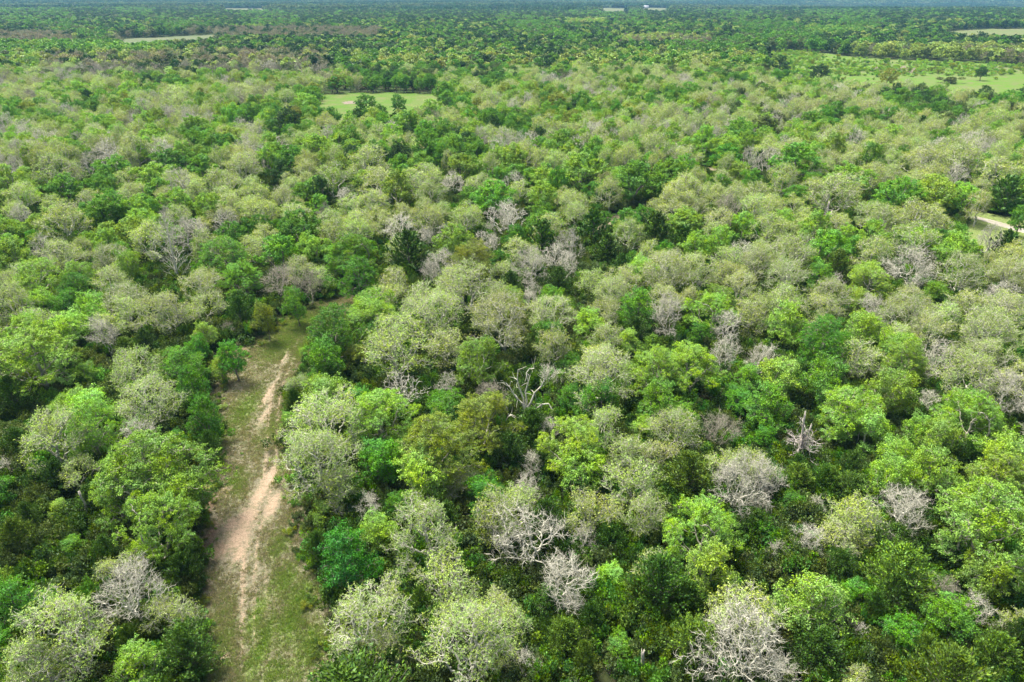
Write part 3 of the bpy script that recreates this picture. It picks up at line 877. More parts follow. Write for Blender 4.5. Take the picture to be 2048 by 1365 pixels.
# special trees of the photo
def dead_forked():
    rg = np.random.default_rng(7)
    # thick crooked arms: hand laid skeleton with wobble, broken ends
    P = [(0, 0, 0), (0.1, 0, 1.2), (0.0, 0.1, 2.6), (0.1, 0, 3.6)]; par = [-1, 0, 1, 2]; rad = [.34, .30, .28, .26]; limb = [-1] * 4
    arms = [((-.5, .1, 4.6), (-1.2, .2, 5.2), (-2.0, .1, 5.9), (-2.6, 0, 7.0), (-3.3, .2, 7.3)),
            ((.2, .2, 4.8), (.0, .3, 6.2), (.4, .2, 7.6), (.0, .3, 8.8), (.7, .3, 9.6), (1.4, .2, 9.7)),
            ((.9, -.1, 4.8), (1.6, .2, 6.0), (2.5, .2, 7.0), (3.1, .4, 8.0), (3.0, .4, 9.2)),
            ((.8, -.4, 3.9), (1.9, -.6, 4.2), (3.0, -.8, 4.9), (4.1, -.9, 5.0)),
            ((-.4, -.5, 3.0), (-1.3, -.9, 2.9), (-2.1, -1.2, 3.4), (-2.9, -1.3, 3.3)),
            ((-.3, .5, 5.0), (-.9, .9, 6.4), (-1.5, .9, 7.8), (-1.3, 1.0, 8.9))]
    for li, arm in enumerate(arms):
        prev, r = 3 if li not in (4,) else 2, .20
        for k, p in enumerate(arm):
            P.append(tuple(np.array(p) + rg.normal(0, .08, 3))); par.append(prev); r *= .82; rad.append(r); limb.append(li); prev = len(P) - 1
            if k >= 1:
                for _ in range(2):      # side shoots
                    q, d, pr, rr = prev, unit(rg.normal(size=3) + np.array([0, 0, .5]) + (np.array(p) - np.array([0, 0, 4])) * .12), prev, r * .5
                    for _k in range(3):
                        d = unit(d + rg.normal(0, .35, 3))
                        P.append(tuple(np.array(P[pr]) + d * rg.uniform(.35, .6))); par.append(pr); rr *= .7; rad.append(max(rr, .02)); limb.append(li); pr = len(P) - 1
    P, par, rad, limb = np.array(P), np.array(par), np.array(rad), np.array(limb)
    groups = {}
    for g in range(-1, len(arms)):
        parts = []
        for v, q, vi, fi in tubes(P, par, rad, 5):
            mv = limb[vi] == g
            if mv.any():
                re = np.cumsum(mv) - 1
                parts.append((v[mv], [re[q[limb[fi] == g]]], np.zeros(mv.sum()), np.zeros(mv.sum())))
        groups[g] = pack(parts)
    return dict(groups=groups, crown=None, limb_n=len(arms))
def dead_cone():
    rg = np.random.default_rng(8)
    P = [(0, 0, j * 1.2) for j in range(10)]; par = [-1] + list(range(9)); rad = list(np.linspace(.24, .04, 10)); limb = [-1] * 10
    nl = 0
    for i in range(46):
        u = (i + .5) / 46
        z = 1.6 + 8.8 * u; L = (4.3 * (1 - u) ** .6 + .5) * rg.uniform(.7, 1.1)
        ph = i * 2.39996; k = min(int(z / 1.2), 9)
        d = unit(np.array([math.cos(ph), math.sin(ph), .55 + .5 * u])); b = np.array(P[k], float)
        prev = k; r = .055 * (1 - u * .5)
        li = nl if i % 3 == 0 and i < 30 else -1
        if li >= 0: nl += 1
        for s in range(1, 6):
            d = unit(d + rg.normal(0, .12, 3) + np.array([0, 0, .05])); b = b + d * L / 5
            P.append(tuple(b)); par.append(prev); r *= .82; rad.append(max(r, .018)); limb.append(li); prev = len(P) - 1
            for _ in range(2):
                e = unit(d + rg.normal(0, .5, 3)); pr = prev
                for _k in range(2):
                    P.append(tuple(np.array(P[pr]) + e * rg.uniform(.3, .55))); par.append(pr); rad.append(.018); limb.append(li); pr = len(P) - 1
    P, par, rad, limb = np.array(P), np.array(par), np.array(rad), np.array(limb)
    groups = {}
    for g in range(-1, nl):
        parts = []
        for v, q, vi, fi in tubes(P, par, rad, 4):
            mv = limb[vi] == g
            if mv.any():
                re = np.cumsum(mv) - 1
                parts.append((v[mv], [re[q[limb[fi] == g]]], np.zeros(mv.sum()), np.zeros(mv.sum())))
        groups[g] = pack(parts)
    return dict(groups=groups, crown=None, limb_n=nl)
SPECIAL = {(1049, 776): Variant('forked_dead_tree', dead_forked(), M_LEAF), (345, 508): Variant('conical_dead_tree', dead_cone(), M_LEAF),
           (1054, 1086): Variant('curling_dead_tree', oak(41, 420, .34, .5, 0, .1, .1, lobes=13, lobe_r=.33, tip=.021, stub=3, stub_l=(.4, .9), stub_r=.015, wob=.62, shell=.9, H=7, zlow=.1), M_LEAF),
           (1484, 1312): Variant('thick_dead_tree', oak(43, 520, .32, .46, 0, .1, .1, lobes=15, tip=.021, stub=3, stub_l=(.4, .9), stub_r=.015, wob=.5, shell=.85, H=8, zlow=.14), M_LEAF),
           (806, 776): Variant('arching_dead_tree', oak(44, 520, .34, .48, 0, .1, .1, lobes=9, tip=.036, stub=1, stub_l=(.3, .7), stub_r=.022, wob=.5, shell=.8, H=8), M_LEAF)}
EXTRA = [[1049, 776, 95, 'W']]
for e in EXTRA:
    px, py, w, code = e
    x, y, t = at(px, py, 6); D = w * t / FPX
    trees.append([x, y, D * 1.2, 9.0, code, px, py, LAND[(px, py)]])
cx_ = at(345, 508, 6); trees.append([cx_[0], cx_[1], 8.6, 12.0, 'W', 345, 508, LAND[(345, 508)]])
land_list = [(t[5], t[6], t[7][1], t[2]) for t in trees if t[7]]

# bottom-to-top order; past 300 of a kind the farthest ones go to the shared stuff objects
depth = lambda t: float(proj(t[0], t[1], 5)[2])
cand = [t for t in trees if -60 < t[5] < 2110 and t[6] < 1440] + [t for t in ind if depth(t) < 190 and t[7] is None and -30 < t[5] < 2080]
cand_ids = set(id(t) for t in cand)
rest = [t for t in ind if id(t) not in cand_ids] + [t for t in trees if id(t) not in cand_ids]
cand.sort(key=lambda t: (0 if t[7] else 1, depth(t) / (t[2] + 1)))
n_made = 0
for t in cand:
    nm = NAME[t[4]]
    if counts.get(nm, 0) >= LIMIT: rest.append(t); continue
    counts[nm] = counts.get(nm, 0) + 1
    place(t); n_made += 1
print('individual trees', n_made, counts, 'rest', len(rest))

# broken trunks left standing
def snag(px, py, H, r, label, prongs=1, twigs=0):
    x, y, t = at(px, py, H * .6)
    rg = np.random.default_rng(int(px))
    root = link('broken_trunk', None, label=label, category='tree trunk')
    root.location = (x, y, -.05)
    for k in range(prongs):
        off = (k - (prongs - 1) / 2) * .9
        hh = H * (1 - .22 * k)
        n = 9
        P = np.array([(off * (j / n) ** .8 + math.sin(j * 1.3 + k) * .06, math.cos(j * 1.1) * .05, hh * j / n) for j in range(n + 1)])
        rad = np.linspace(r * 1.25, r * .7, n + 1) * (.75 ** k) * rg.uniform(.9, 1.1, n + 1)
        par = np.arange(-1, n)
        vs = []; sd = 9
        for j in range(n + 1):
            for q in range(sd):
                a = q / sd * 2 * math.pi
                rr = rad[j] * rg.uniform(.86, 1.14)
                z = P[j][2] + (rg.uniform(-.25, .4) if j == n else 0)
                vs.append((P[j][0] + math.cos(a) * rr, P[j][1] + math.sin(a) * rr, z))
        qs = [(j * sd + q, j * sd + (q + 1) % sd, (j + 1) * sd + (q + 1) % sd, (j + 1) * sd + q) for j in range(n) for q in range(sd)]
        vs.append((P[n][0], P[n][1], P[n][2] - .25)); c = len(vs) - 1
        ts = [(n * sd + q, n * sd + (q + 1) % sd, c) for q in range(sd)]
        o = link('trunk' if k == 0 else 'limb', mesh_from('broken_trunk', vs, [np.array(qs), np.array(ts)], (M_BARK,), smooth=True), root)
        o['bark'] = [.40, .36, .31]
    if twigs:
        b = np.stack([rg.normal(0, .3, twigs), rg.normal(0, .3, twigs), rg.uniform(.3, .7, twigs) * H], 1)
        P = [b[0]]; par = [-1]; rad = [.05]
        for q in b:
            P.append(q * np.array([.3, .3, 1])); par.append(0 if False else len(P) - 2 if len(P) < 2 else 1); rad.append(.05)
            prev = len(P) - 1; d = unit(rg.normal(size=3) + np.array([0, 0, .3]))
            for _ in range(4):
                d = unit(d + rg.normal(0, .4, 3)); P.append(P[prev] + d * .45); par.append(prev); rad.append(.028); prev = len(P) - 1
        P = np.array(P); par = np.array(par); rad = np.array(rad)
        dirs = unit(P[4:] - P[par[4:]])
        sv_, sq, st_, _, _ = stubs(P[4:], dirs, 3, .3, .7, .016, rg)
        pr = [(a, [q_], np.zeros(len(a)), np.zeros(len(a))) for a, q_, _, _ in tubes(P[1:], np.maximum(par[1:] - 1, -1), rad[1:])] + [(sv_, [sq, st_], np.zeros(len(sv_)), np.zeros(len(sv_)))]
        v, ps, _, _ = pack(pr)
        o = link('twigs', mesh_from('twigs', v, ps, (M_BARK,)), root); o['bark'] = [.42, .38, .34]
snag(1284, 1326, 3.2, .15, 'broken grey stump of a trunk between dark shrubs at the bottom middle')
snag(1609, 872, 7.0, .12, 'dead two pronged trunk with tangled white twigs, right of centre', 2, 34)
snag(1656, 436, 8.0, .18, 'dead hooked grey trunk standing over dark gap, upper right midground', 2, 10)
snag(170, 1012, 4.0, .12, 'pale leaning trunk left of the huge lime oak')

# ------------------------------------------------------------ the far wood and the undergrowth as instanced stuff
def lib(name, meshes):
    c = bpy.data.collections.new(name)
    for i, m in enumerate(meshes):
        o = bpy.data.objects.new('%s_source_%s' % (name, 'abcdefghij'[i]), m); c.objects.link(o)
    return c
def scatter(name, pts, scl, rotz, idx, tint, bark, coll, label, category=None):
    pts = np.asarray(pts, np.float32); n = len(pts)
    me = bpy.data.meshes.new(name); me.vertices.add(n); me.vertices.foreach_set('co', pts.ravel())
    rot = np.zeros((n, 3)); rot[:, 2] = rotz; rot[:, :2] = rng.normal(0, .03, (n, 2))
    for k, v, ty, key in (('scl', scl, 'FLOAT_VECTOR', 'vector'), ('rot', rot, 'FLOAT_VECTOR', 'vector'), ('tint', tint, 'FLOAT_VECTOR', 'vector'), ('bark', bark, 'FLOAT_VECTOR', 'vector')):
        a = me.attributes.new(k, ty, 'POINT'); a.data.foreach_set(key, np.asarray(v, np.float32).ravel())
    a = me.attributes.new('idx', 'INT', 'POINT'); a.data.foreach_set('value', np.asarray(idx, np.int32))
    o = link(name, me, kind='stuff', label=label)
    if category: o['category'] = category
    g = bpy.data.node_groups.new(name, 'GeometryNodeTree')
    g.interface.new_socket('Geometry', in_out='INPUT', socket_type='NodeSocketGeometry')
    g.interface.new_socket('Geometry', in_out='OUTPUT', socket_type='NodeSocketGeometry')
    N, L = g.nodes, g.links
    gi, go = N.new('NodeGroupInput'), N.new('NodeGroupOutput')
    ci = N.new('GeometryNodeCollectionInfo'); ci.inputs['Collection'].default_value = coll
    ci.inputs['Separate Children'].default_value = True; ci.inputs['Reset Children'].default_value = True
    ip = N.new('GeometryNodeInstanceOnPoints')
    ip.inputs['Pick Instance'].default_value = True
    def na(nm, ty):
        q = N.new('GeometryNodeInputNamedAttribute'); q.data_type = ty; q.inputs['Name'].default_value = nm
        return q.outputs['Attribute']
    mp_ = N.new('GeometryNodeMeshToPoints')
    L.new(gi.outputs[0], mp_.inputs[0]); L.new(mp_.outputs[0], ip.inputs['Points'])
    L.new(ci.outputs[0], ip.inputs['Instance'])
    L.new(na('idx', 'INT'), ip.inputs['Instance Index'])
    e2r = N.new('FunctionNodeEulerToRotation'); L.new(na('rot', 'FLOAT_VECTOR'), e2r.inputs[0])
    L.new(e2r.outputs[0], ip.inputs['Rotation'])
    L.new(na('scl', 'FLOAT_VECTOR'), ip.inputs['Scale'])
    L.new(ip.outputs[0], go.inputs[0])
    md = o.modifiers.new('scatter', 'NODES'); md.node_group = g
    return o

mid_oak = [Variant('mo', MIDL(i), M_LEAF, join=True).joined for i in range(4)]
mid_pale = [Variant('mp', MIDP(i), M_LEAF, join=True).joined for i in range(4)]
mid_bare = [Variant('mb', MIDB(i), M_LEAF, join=True).joined for i in range(3)]
mid_cedar = [Variant('mc', cedar(900 + i, nb=50, spray=26, leaf=.6), M_NEEDLE, join=True).joined for i in range(2)]
mid_shrub = [Variant('ms', shrub(500 + i, n=1300, leaf=.19), M_LEAF, join=True).joined for i in range(3)]
far_tree = [Variant('ft', far_crown(950 + i), M_LEAF, join=True).joined for i in range(4)]
def far_bare_mesh(i):
    rg = np.random.default_rng(970 + i)
    C = crown_points(260, 4.5, 1, 10, rg, 14, .38, .6)
    v, q, vv, cc = leaves(C, 1.3, rg, upb=.1, aspect=.16)
    v2, q2, vv2, cc2 = leaves(crown_points(160, 4.3, 1, 9.6, rg, 14, .38, .5), .7, rg, upb=.5, aspect=.8)
    v, ps, a, c = pack([(v, [q], vv, cc), (v2, [q2], vv2, cc2)])
    return mesh_from('fb', v, ps, (M_BARK, M_LEAF), [1] * len(ps), {'v': a, 'c': c})
far_bare = [far_bare_mesh(i) for i in range(2)]

def emit(name, items, coll, nvar, bR, bH, label, gain=1.0):
    if not items: return
    pts, scl, tint, bark, idx = [], [], [], [], []
    for t in items:
        x, y, D, H, code = t[:5]
        tt, bb = tint_of(code, rng)
        pts.append((x, y, 0)); s = D / 2 / bR
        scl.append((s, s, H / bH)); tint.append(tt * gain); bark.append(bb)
    pts = np.array(pts); pts[:, 2] = terrain(pts[:, 0], pts[:, 1]) - .05
    n = len(pts)
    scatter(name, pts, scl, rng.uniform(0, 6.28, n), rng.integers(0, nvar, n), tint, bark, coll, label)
cls = lambda c: 'pale' if c == 'P' else 'bare' if c in 'WB' else 'cedar' if c in 'CF' else 'shrub' if c == 'M' else 'oak'
R_mid = [t for t in rest if t[1] < 430 and t[7] != 'low']
R_far = [t for t in rest if t[1] >= 430 and t[7] != 'low']
low = [t for t in rest if t[7] == 'low']
emit('distant_green_oaks', [t for t in R_mid if cls(t[4]) in ('oak', 'shrub')], lib('mid_oak', mid_oak), 4, 4.6, 10, 'green oaks of the woodland beyond the midground')
emit('distant_budding_oaks', [t for t in R_mid if cls(t[4]) == 'pale'], lib('mid_pale', mid_pale), 4, 4.6, 10, 'pale budding oaks of the woodland beyond the midground')
emit('distant_bare_trees', [t for t in R_mid if cls(t[4]) == 'bare'], lib('mid_bare', mid_bare), 3, 4.6, 10, 'grey bare trees scattered in the woodland beyond the midground')
emit('distant_cedars', [t for t in R_mid if cls(t[4]) == 'cedar'], lib('mid_cedar', mid_cedar), 2, 2.8, 7.5, 'dark cedars scattered in the woodland beyond the midground')
FT = lib('far_tree', far_tree)
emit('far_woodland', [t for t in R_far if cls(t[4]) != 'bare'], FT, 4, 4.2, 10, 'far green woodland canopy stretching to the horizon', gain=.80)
emit('far_bare_woodland', [t for t in R_far if cls(t[4]) == 'bare'], lib('far_bare', far_bare), 2, 4.6, 10, 'far bands of grey brown leafless trees')
SH = lib('mid_shrub', mid_shrub)
emit('meadow_shrubs', low, SH, 3, 1.9, 2.2, 'low green bushes dotted over the right hand meadow')

# undergrowth below the near wood
n = 24000
yy = 15 + 200 * rng.random(n) ** .72
xx = (rng.random(n) * 2 - 1) * (yy * .86 + 14)
ok = ~blocked(xx, yy, .9)
xx, yy = xx[ok], yy[ok]
D = rng.uniform(1.8, 4.4, len(xx)); H = rng.uniform(1.0, 3.6, len(xx))
items = [(a, b, c, d, str(rng.choice(list('CMMMCKFG')))) for a, b, c, d in zip(xx, yy, D, H)]
emit('undergrowth', items, SH, 3, 1.9, 2.2, 'dark green undergrowth filling the gaps between the tree trunks', gain=.8)

# the last kilometres: clumps of canopy
def canopy_patch(i):
    rg = np.random.default_rng(60 + i)
    C, cl = [], []
    for gx in range(4):
        for gy in range(4):
            cx, cy = (gx - 1.5) * 9 + rg.normal(0, 2), (gy - 1.5) * 9 + rg.normal(0, 2); h = rg.uniform(7, 12); R = rg.uniform(4, 6)
            n = 42; d = unit(rg.normal(size=(n, 3))); d[:, 2] = np.abs(d[:, 2])
            C.append(np.array([cx, cy, h * .45]) + d * np.array([R, R, h * .55])); cl.append(np.full(n, rg.random()))
    C = np.concatenate(C); cl = np.concatenate(cl)
    v, q, vv, cc = leaves(C, 4.0, rg, upb=.9, aspect=.85, clump=cl)
    return mesh_from('cp', v, [q], (M_BARK, M_LEAF), [1], {'v': np.repeat(np.clip(cl + rg.normal(0, .15, len(cl)), 0, 1), 4), 'c': cc})
CPc = lib('canopy_patch', [canopy_patch(i) for i in range(4)])
P, sc, tn, bk, ix = [], [], [], [], []
for d0, d1, s in ((1880, 3600, 32), (3600, 9500, 62)):
    X, Y, _ = ring_fill(d0, d1, s, 1, 1)
    k = s / 36.0
    for x, y in zip(X, Y):
        w = .5 * math.sin(x / 333 + y / 510) + math.sin(x / 170 - y / 240 + 1) + rng.normal(0, .8)
        if w > 2.3 and rng.random() < .6: continue
        code = 'D' if w < .2 else 'M'
        tt, bb = tint_of(code, rng)
        P.append((x, y, 0)); sc.append((k, k, rng.uniform(.8, 1.25) * (1 if k < 1 else 1.2))); tn.append(tt); bk.append(bb); ix.append(int(rng.integers(0, 4)))
P = np.array(P); P[:, 2] = terrain(P[:, 0], P[:, 1])
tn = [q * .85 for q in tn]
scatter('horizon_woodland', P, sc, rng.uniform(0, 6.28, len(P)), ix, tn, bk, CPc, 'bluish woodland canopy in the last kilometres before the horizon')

# ------------------------------------------------------------ ground
def ground_mat():
    m, nt, N, L = new_mat('forest_floor')
    tc = N.new('ShaderNodeTexCoord').outputs['Object']
    n1, n2, n3 = noise(nt, tc, .12, 4), noise(nt, tc, 1.3, 5), noise(nt, tc, 14, 3)
    c = mixc(nt, (.05, .048, .026), (.04, .075, .016), ramp(nt, n1, .35, .55))
    c = mixc(nt, c, (.09, .075, .045), ramp(nt, n2, .55, .8))
    c = mixc(nt, c, (.02, .02, .012), ramp(nt, n3, .5, .8, 0, .7))
    p = N.new('ShaderNodeBsdfPrincipled'); L.new(c, p.inputs['Base Color']); p.inputs['Roughness'].default_value = .95; p.inputs['Specular IOR Level'].default_value = .1
    b = N.new('ShaderNodeBump'); b.inputs['Strength'].default_value = .6; b.inputs['Distance'].default_value = .1
    L.new(n3, b.inputs['Height']); L.new(b.outputs[0], p.inputs['Normal'])
    o = N.new('ShaderNodeOutputMaterial'); L.new(p.outputs[0], o.inputs['Surface'])
    return m
rr = np.concatenate([[0.0], np.geomspace(8, 15000, 170)]); th = np.linspace(0, 2 * math.pi, 257)[:-1]
RR, TH = np.meshgrid(rr[1:], th, indexing='ij')
gx, gy = RR * np.sin(TH), RR * np.cos(TH)
gv = np.stack([gx, gy, terrain(gx, gy)], -1).reshape(-1, 3)
gv = np.vstack([gv, [[0, 0, 0]]])
nr, nth = RR.shape
I = np.arange(nr - 1)[:, None] * nth; J = np.arange(nth)[None]
q = np.stack([I + J, I + nth + J, I + nth + (J + 1) % nth, I + (J + 1) % nth], -1).reshape(-1, 4)
tri = np.stack([np.full(nth, len(gv) - 1), np.arange(nth), (np.arange(nth) + 1) % nth], -1)
link('ground', mesh_from('ground', gv, [q, tri], (ground_mat(),), smooth=True), kind='structure')

# the grassy track
def track_mat():
    m, nt, N, L = new_mat('track_ground')
    tc = N.new('ShaderNodeTexCoord').outputs['Object']
    dirt, red, green, straw = [attr(nt, k).outputs['Fac'] for k in ('dirt', 'red', 'green', 'straw')]
    n0, n1, n2, n3, n4 = noise(nt, tc, .35, 4), noise(nt, tc, 1.0, 5, .7), noise(nt, tc, 2.6, 5, .75), noise(nt, tc, 5.5, 4, .8), noise(nt, tc, 11, 3, .8)
    base = mixc(nt, (.185, .17, .11), (.13, .15, .06), ramp(nt, n1, .42, .62))
    base = mixc(nt, base, (.30, .27, .19), math_n(nt, 'MULTIPLY', ramp(nt, n2, .45, .7), ramp(nt, straw, 0, 1, .35, 1)))
    def masked(mask, amt=.9, w=.28):
        s = math_n(nt, 'ADD', mask, math_n(nt, 'MULTIPLY_ADD', n2, amt, -amt * .5))
        s = math_n(nt, 'ADD', s, math_n(nt, 'MULTIPLY_ADD', n3, amt * 1.5, -amt * .75))
        return ramp(nt, s, .5 - w / 2, .5 + w / 2)
    base = mixc(nt, base, mixc(nt, (.10, .19, .02), (.17, .25, .04), ramp(nt, n3, .35, .65)), math_n(nt, 'MULTIPLY', masked(green, 1.2, .5), .9))
    base = mixc(nt, base, mixc(nt, (.27, .16, .105), (.19, .14, .095), ramp(nt, n3, .35, .65)), masked(red, .9, .5))
    base = mixc(nt, base, mixc(nt, (.56, .40, .285), (.34, .25, .17), ramp(nt, n3, .40, .62)), math_n(nt, 'MULTIPLY', masked(dirt, 1.5, .55), .92))
    # dead stalks and small litter: dark and pale flecks
    base = mixc(nt, base, (.06, .055, .03), ramp(nt, n4, .54, .66, 0, .7))
    base = mixc(nt, base, (.46, .43, .32), ramp(nt, n4, .45, .34, 0, .55))
    p = N.new('ShaderNodeBsdfPrincipled'); L.new(base, p.inputs['Base Color']); p.inputs['Roughness'].default_value = .95; p.inputs['Specular IOR Level'].default_value = .1
    b = N.new('ShaderNodeBump'); b.inputs['Strength'].default_value = 1.0; b.inputs['Distance'].default_value = .22
    L.new(math_n(nt, 'ADD', n3, math_n(nt, 'MULTIPLY', n4, .5)), b.inputs['Height']); L.new(b.outputs[0], p.inputs['Normal'])
    o = N.new('ShaderNodeOutputMaterial'); L.new(p.outputs[0], o.inputs['Surface'])
    return m
M_TRACK = track_mat()
def blob(x, y, lst):
    m = np.zeros(x.shape)
    for px, py, rx, ry, a in lst:
        cx, cy, _ = at(px, py, 0)
        m = np.maximum(m, a * np.exp(-(((x - cx) / rx) ** 2 + ((y - cy) / ry) ** 2)))
    return m
ncol = 56
nrow = len(TC)
u = np.linspace(-1, 1, ncol)
LW = np.linalg.norm(TL - TC, axis=1); RW = np.linalg.norm(TRr - TC, axis=1)
ext = 1.3
pts = np.zeros((nrow, ncol, 2)); ud = np.zeros((nrow, ncol))
for j, a in enumerate(u):
    side = TL if a < 0 else TRr; wd = LW if a < 0 else RW
    e = (wd + ext) / wd
    pts[:, j] = TC + (side - TC) * (abs(a) * e)[:, None]
    ud[:, j] = a * (wd + ext)
tx, ty = pts[..., 0], pts[..., 1]
_, tpy, _ = proj(tx, ty, 0)
tpx, _, _ = proj(tx, ty, 0)
g = lambda c, w: np.exp(-((ud - c) / w) ** 2)
rut_s = np.interp(tpy, [600, 660, 740, 800, 900, 1000, 1150, 1220, 1320, 1420], [.1, .35, .6, .85, .75, .9, .95, .8, .45, .35])
dirt = np.maximum(g(0, .30) * rut_s * .66, g(1.05, .2) * rut_s * .6)
dirt = np.maximum(dirt, g(2.0, .15) * rut_s * .45)
dirt = np.maximum(dirt, blob(tx, ty, [(478, 1075, 1.2, 2.4, .85), (495, 1035, 1.1, 1.9, .9), (520, 990, .8, 2.4, .85), (540, 955, .7, 2.2, .9), (480, 1105, .7, 1.6, .8), (465, 1050, .9, 1.4, .75),
                                      (545, 1010, .7, 2.6, .8), (535, 790, .5, 4, .75), (530, 830, .5, 3, .6), (570, 715, .4, 3, .5), (445, 1312, .8, .5, .6)]))
red = blob(tx, ty, [(425, 960, 1.2, 3, .8), (418, 1010, 1.0, 3, .75), (415, 1080, .9, 3.5, .75), (440, 1100, 1.2, 2, .6), (450, 985, 1, 2, .55), (595, 1040, 1.0, 1.6, .75), (600, 1065, .8, 1.4, .6),
                    (430, 710, 2, 2, .8), (440, 930, 1, 3, .6), (405, 1180, .7, 3, .5)])
green = blob(tx, ty, [(600, 1200, 1.6, 3.0, .78), (570, 1160, 1.4, 2.5, .74), (520, 1300, .9, 4, .9), (515, 1230, .8, 3, .8), (620, 1290, 1.6, 3, .75), (580, 1250, 1.6, 3, .75), (550, 1350, 1.5, 2, .7), (450, 1340, .8, 2, .5), (440, 860, 2.5, 5, .5), (500, 1365, 1, 2, .62), (590, 1340, 1.5, 2, .62), (470, 960, .9, 2, .6),
                      (480, 970, .8, 2.5, .55), (490, 820, 2, 6, .68), (560, 690, 3, 6, .7), (560, 1090, 1.2, 2.5, .6), (440, 1290, 1.2, 3, .55), (600, 650, 5, 8, .66), (440, 1240, 1, 3, .4), (540, 860, 1.5, 5, .42), (615, 690, 1.5, 5, .8), (560, 940, .6, 3, .5)])
straw = np.clip(1 - green, 0, 1) * .8
tz = .02 + .03 * np.sin(tx * 1.3) * np.sin(ty * .9) - .05 * np.clip(dirt, 0, 1) * g(0, .3) + .012 * rng.normal(size=tx.shape)
tz = np.maximum(tz, .006) 
tz[:, 0] = tz[:, -1] = -.02
tv = np.stack([tx, ty, tz], -1).reshape(-1, 3)
I = np.arange(nrow - 1)[:, None] * ncol; J = np.arange(ncol - 1)[None]
q = np.stack([I + J, I + J + 1, I + ncol + J + 1, I + ncol + J], -1).reshape(-1, 4)
link('track', mesh_from('track', tv, [q], (M_TRACK,), None, {'dirt': dirt.ravel(), 'red': red.ravel(), 'green': green.ravel(), 'straw': straw.ravel()}, smooth=True), kind='structure')

def sheet(name, poly, mat, z=.006, grow_=1.0, n=24, attrs=None, step=None):
    """a flat sheet over a polygon: grid cells whose centre lies inside, with terrain height"""
    x0, y0 = poly.min(0) - grow_; x1, y1 = poly.max(0) + grow_
    step = step or max(x1 - x0, y1 - y0) / 90
    xs = np.arange(x0, x1 + step, step); ys = np.arange(y0, y1 + step, step)
    X, Y = np.meshgrid(xs, ys)
    ins = np.zeros((len(ys) - 1, len(xs) - 1), bool)
    cx, cy = X[:-1, :-1] + step / 2, Y[:-1, :-1] + step / 2
    for dx, dy in ((0, 0), (grow_, 0), (-grow_, 0), (0, grow_), (0, -grow_)): ins |= inside(poly, cx + dx, cy + dy)
    idx = np.arange(X.size).reshape(X.shape)
    q = np.stack([idx[:-1, :-1][ins], idx[:-1, 1:][ins], idx[1:, 1:][ins], idx[1:, :-1][ins]], -1)
    v = np.stack([X, Y, terrain(X, Y) + z], -1).reshape(-1, 3)
    used, inv = np.unique(q, return_inverse=True)
    at_ = {k: np.full(len(used), val) for k, val in (attrs or {}).items()}
    return link(name, mesh_from(name, v[used], [inv.reshape(q.shape)], (mat,), None, at_, smooth=True), kind='structure')
sheet('side_path', side_poly, M_TRACK, .010, .8, step=.5, attrs={'dirt': .1, 'red': .7, 'green': .15, 'straw': .6})
sheet('sandy_path', sandy_poly, M_TRACK, .006, .8, step=.6, attrs={'dirt': .1, 'red': .35, 'green': .3, 'straw': .8})
sheet('sandy_opening', sand2_poly, M_TRACK, .006, .8, step=1, attrs={'dirt': .35, 'red': .3, 'green': .3, 'straw': .8})
sheet('road_verge', road_poly, M_TRACK, .006, 1.0, step=.6, attrs={'dirt': .1, 'red': .1, 'green': .7, 'straw': .8})
def plain_mat(name, a, b, sc=1.0, c3=None):
    m, nt, N, L = new_mat(name)
    tc = N.new('ShaderNodeTexCoord').outputs['Object']
    n0, n1, n2 = noise(nt, tc, .02 * sc, 4), noise(nt, tc, .15 * sc, 5, .65), noise(nt, tc, 2.5 * sc, 4, .7)
    c = mixc(nt, a, b, ramp(nt, n1, .42, .64))
    c = mixc(nt, c, tuple(q * .65 for q in a), ramp(nt, n2, .5, .75, 0, .6))
    c = mixc(nt, c, b, ramp(nt, n0, .5, .62, 0, .7))
    p = N.new('ShaderNodeBsdfPrincipled'); L.new(c, p.inputs['Base Color']); p.inputs['Roughness'].default_value = .95; p.inputs['Specular IOR Level'].default_value = .1
    o = N.new('ShaderNodeOutputMaterial'); L.new(p.outputs[0], o.inputs['Surface'])
    return m
for k, (p, a, b) in MEADOWS.items():
    far = p[:, 1].max()
    sheet(k, p, plain_mat(k + '_grass', a, b), .05 if far < 1000 else .4, 2.0 if far < 600 else 4.0)
gr = poly_px([(1950, 433), (1985, 441), (2060, 463), (2085, 474), (2075, 474), (1992, 450), (1950, 437)])
sheet('gravel_road', gr, plain_mat('gravel', (.27, .25, .21), (.18, .17, .12), 8), .02, .25, step=.35)
sp_ = poly_px([(686, 205), (700, 203), (716, 204), (710, 208), (690, 209)])
sheet('sand_patch', sp_, plain_mat('pale_sand', (.17, .145, .11), (.14, .12, .09), 3), .09, .4, step=1.0)
mp2 = poly_px([(1740, 135), (1790, 133), (1850, 137), (1830, 146), (1760, 147)])
sheet('bare_soil_patch', mp2, plain_mat('dry_soil', (.13, .105, .08), (.15, .135, .09), 2), .09, 1, step=3.0)

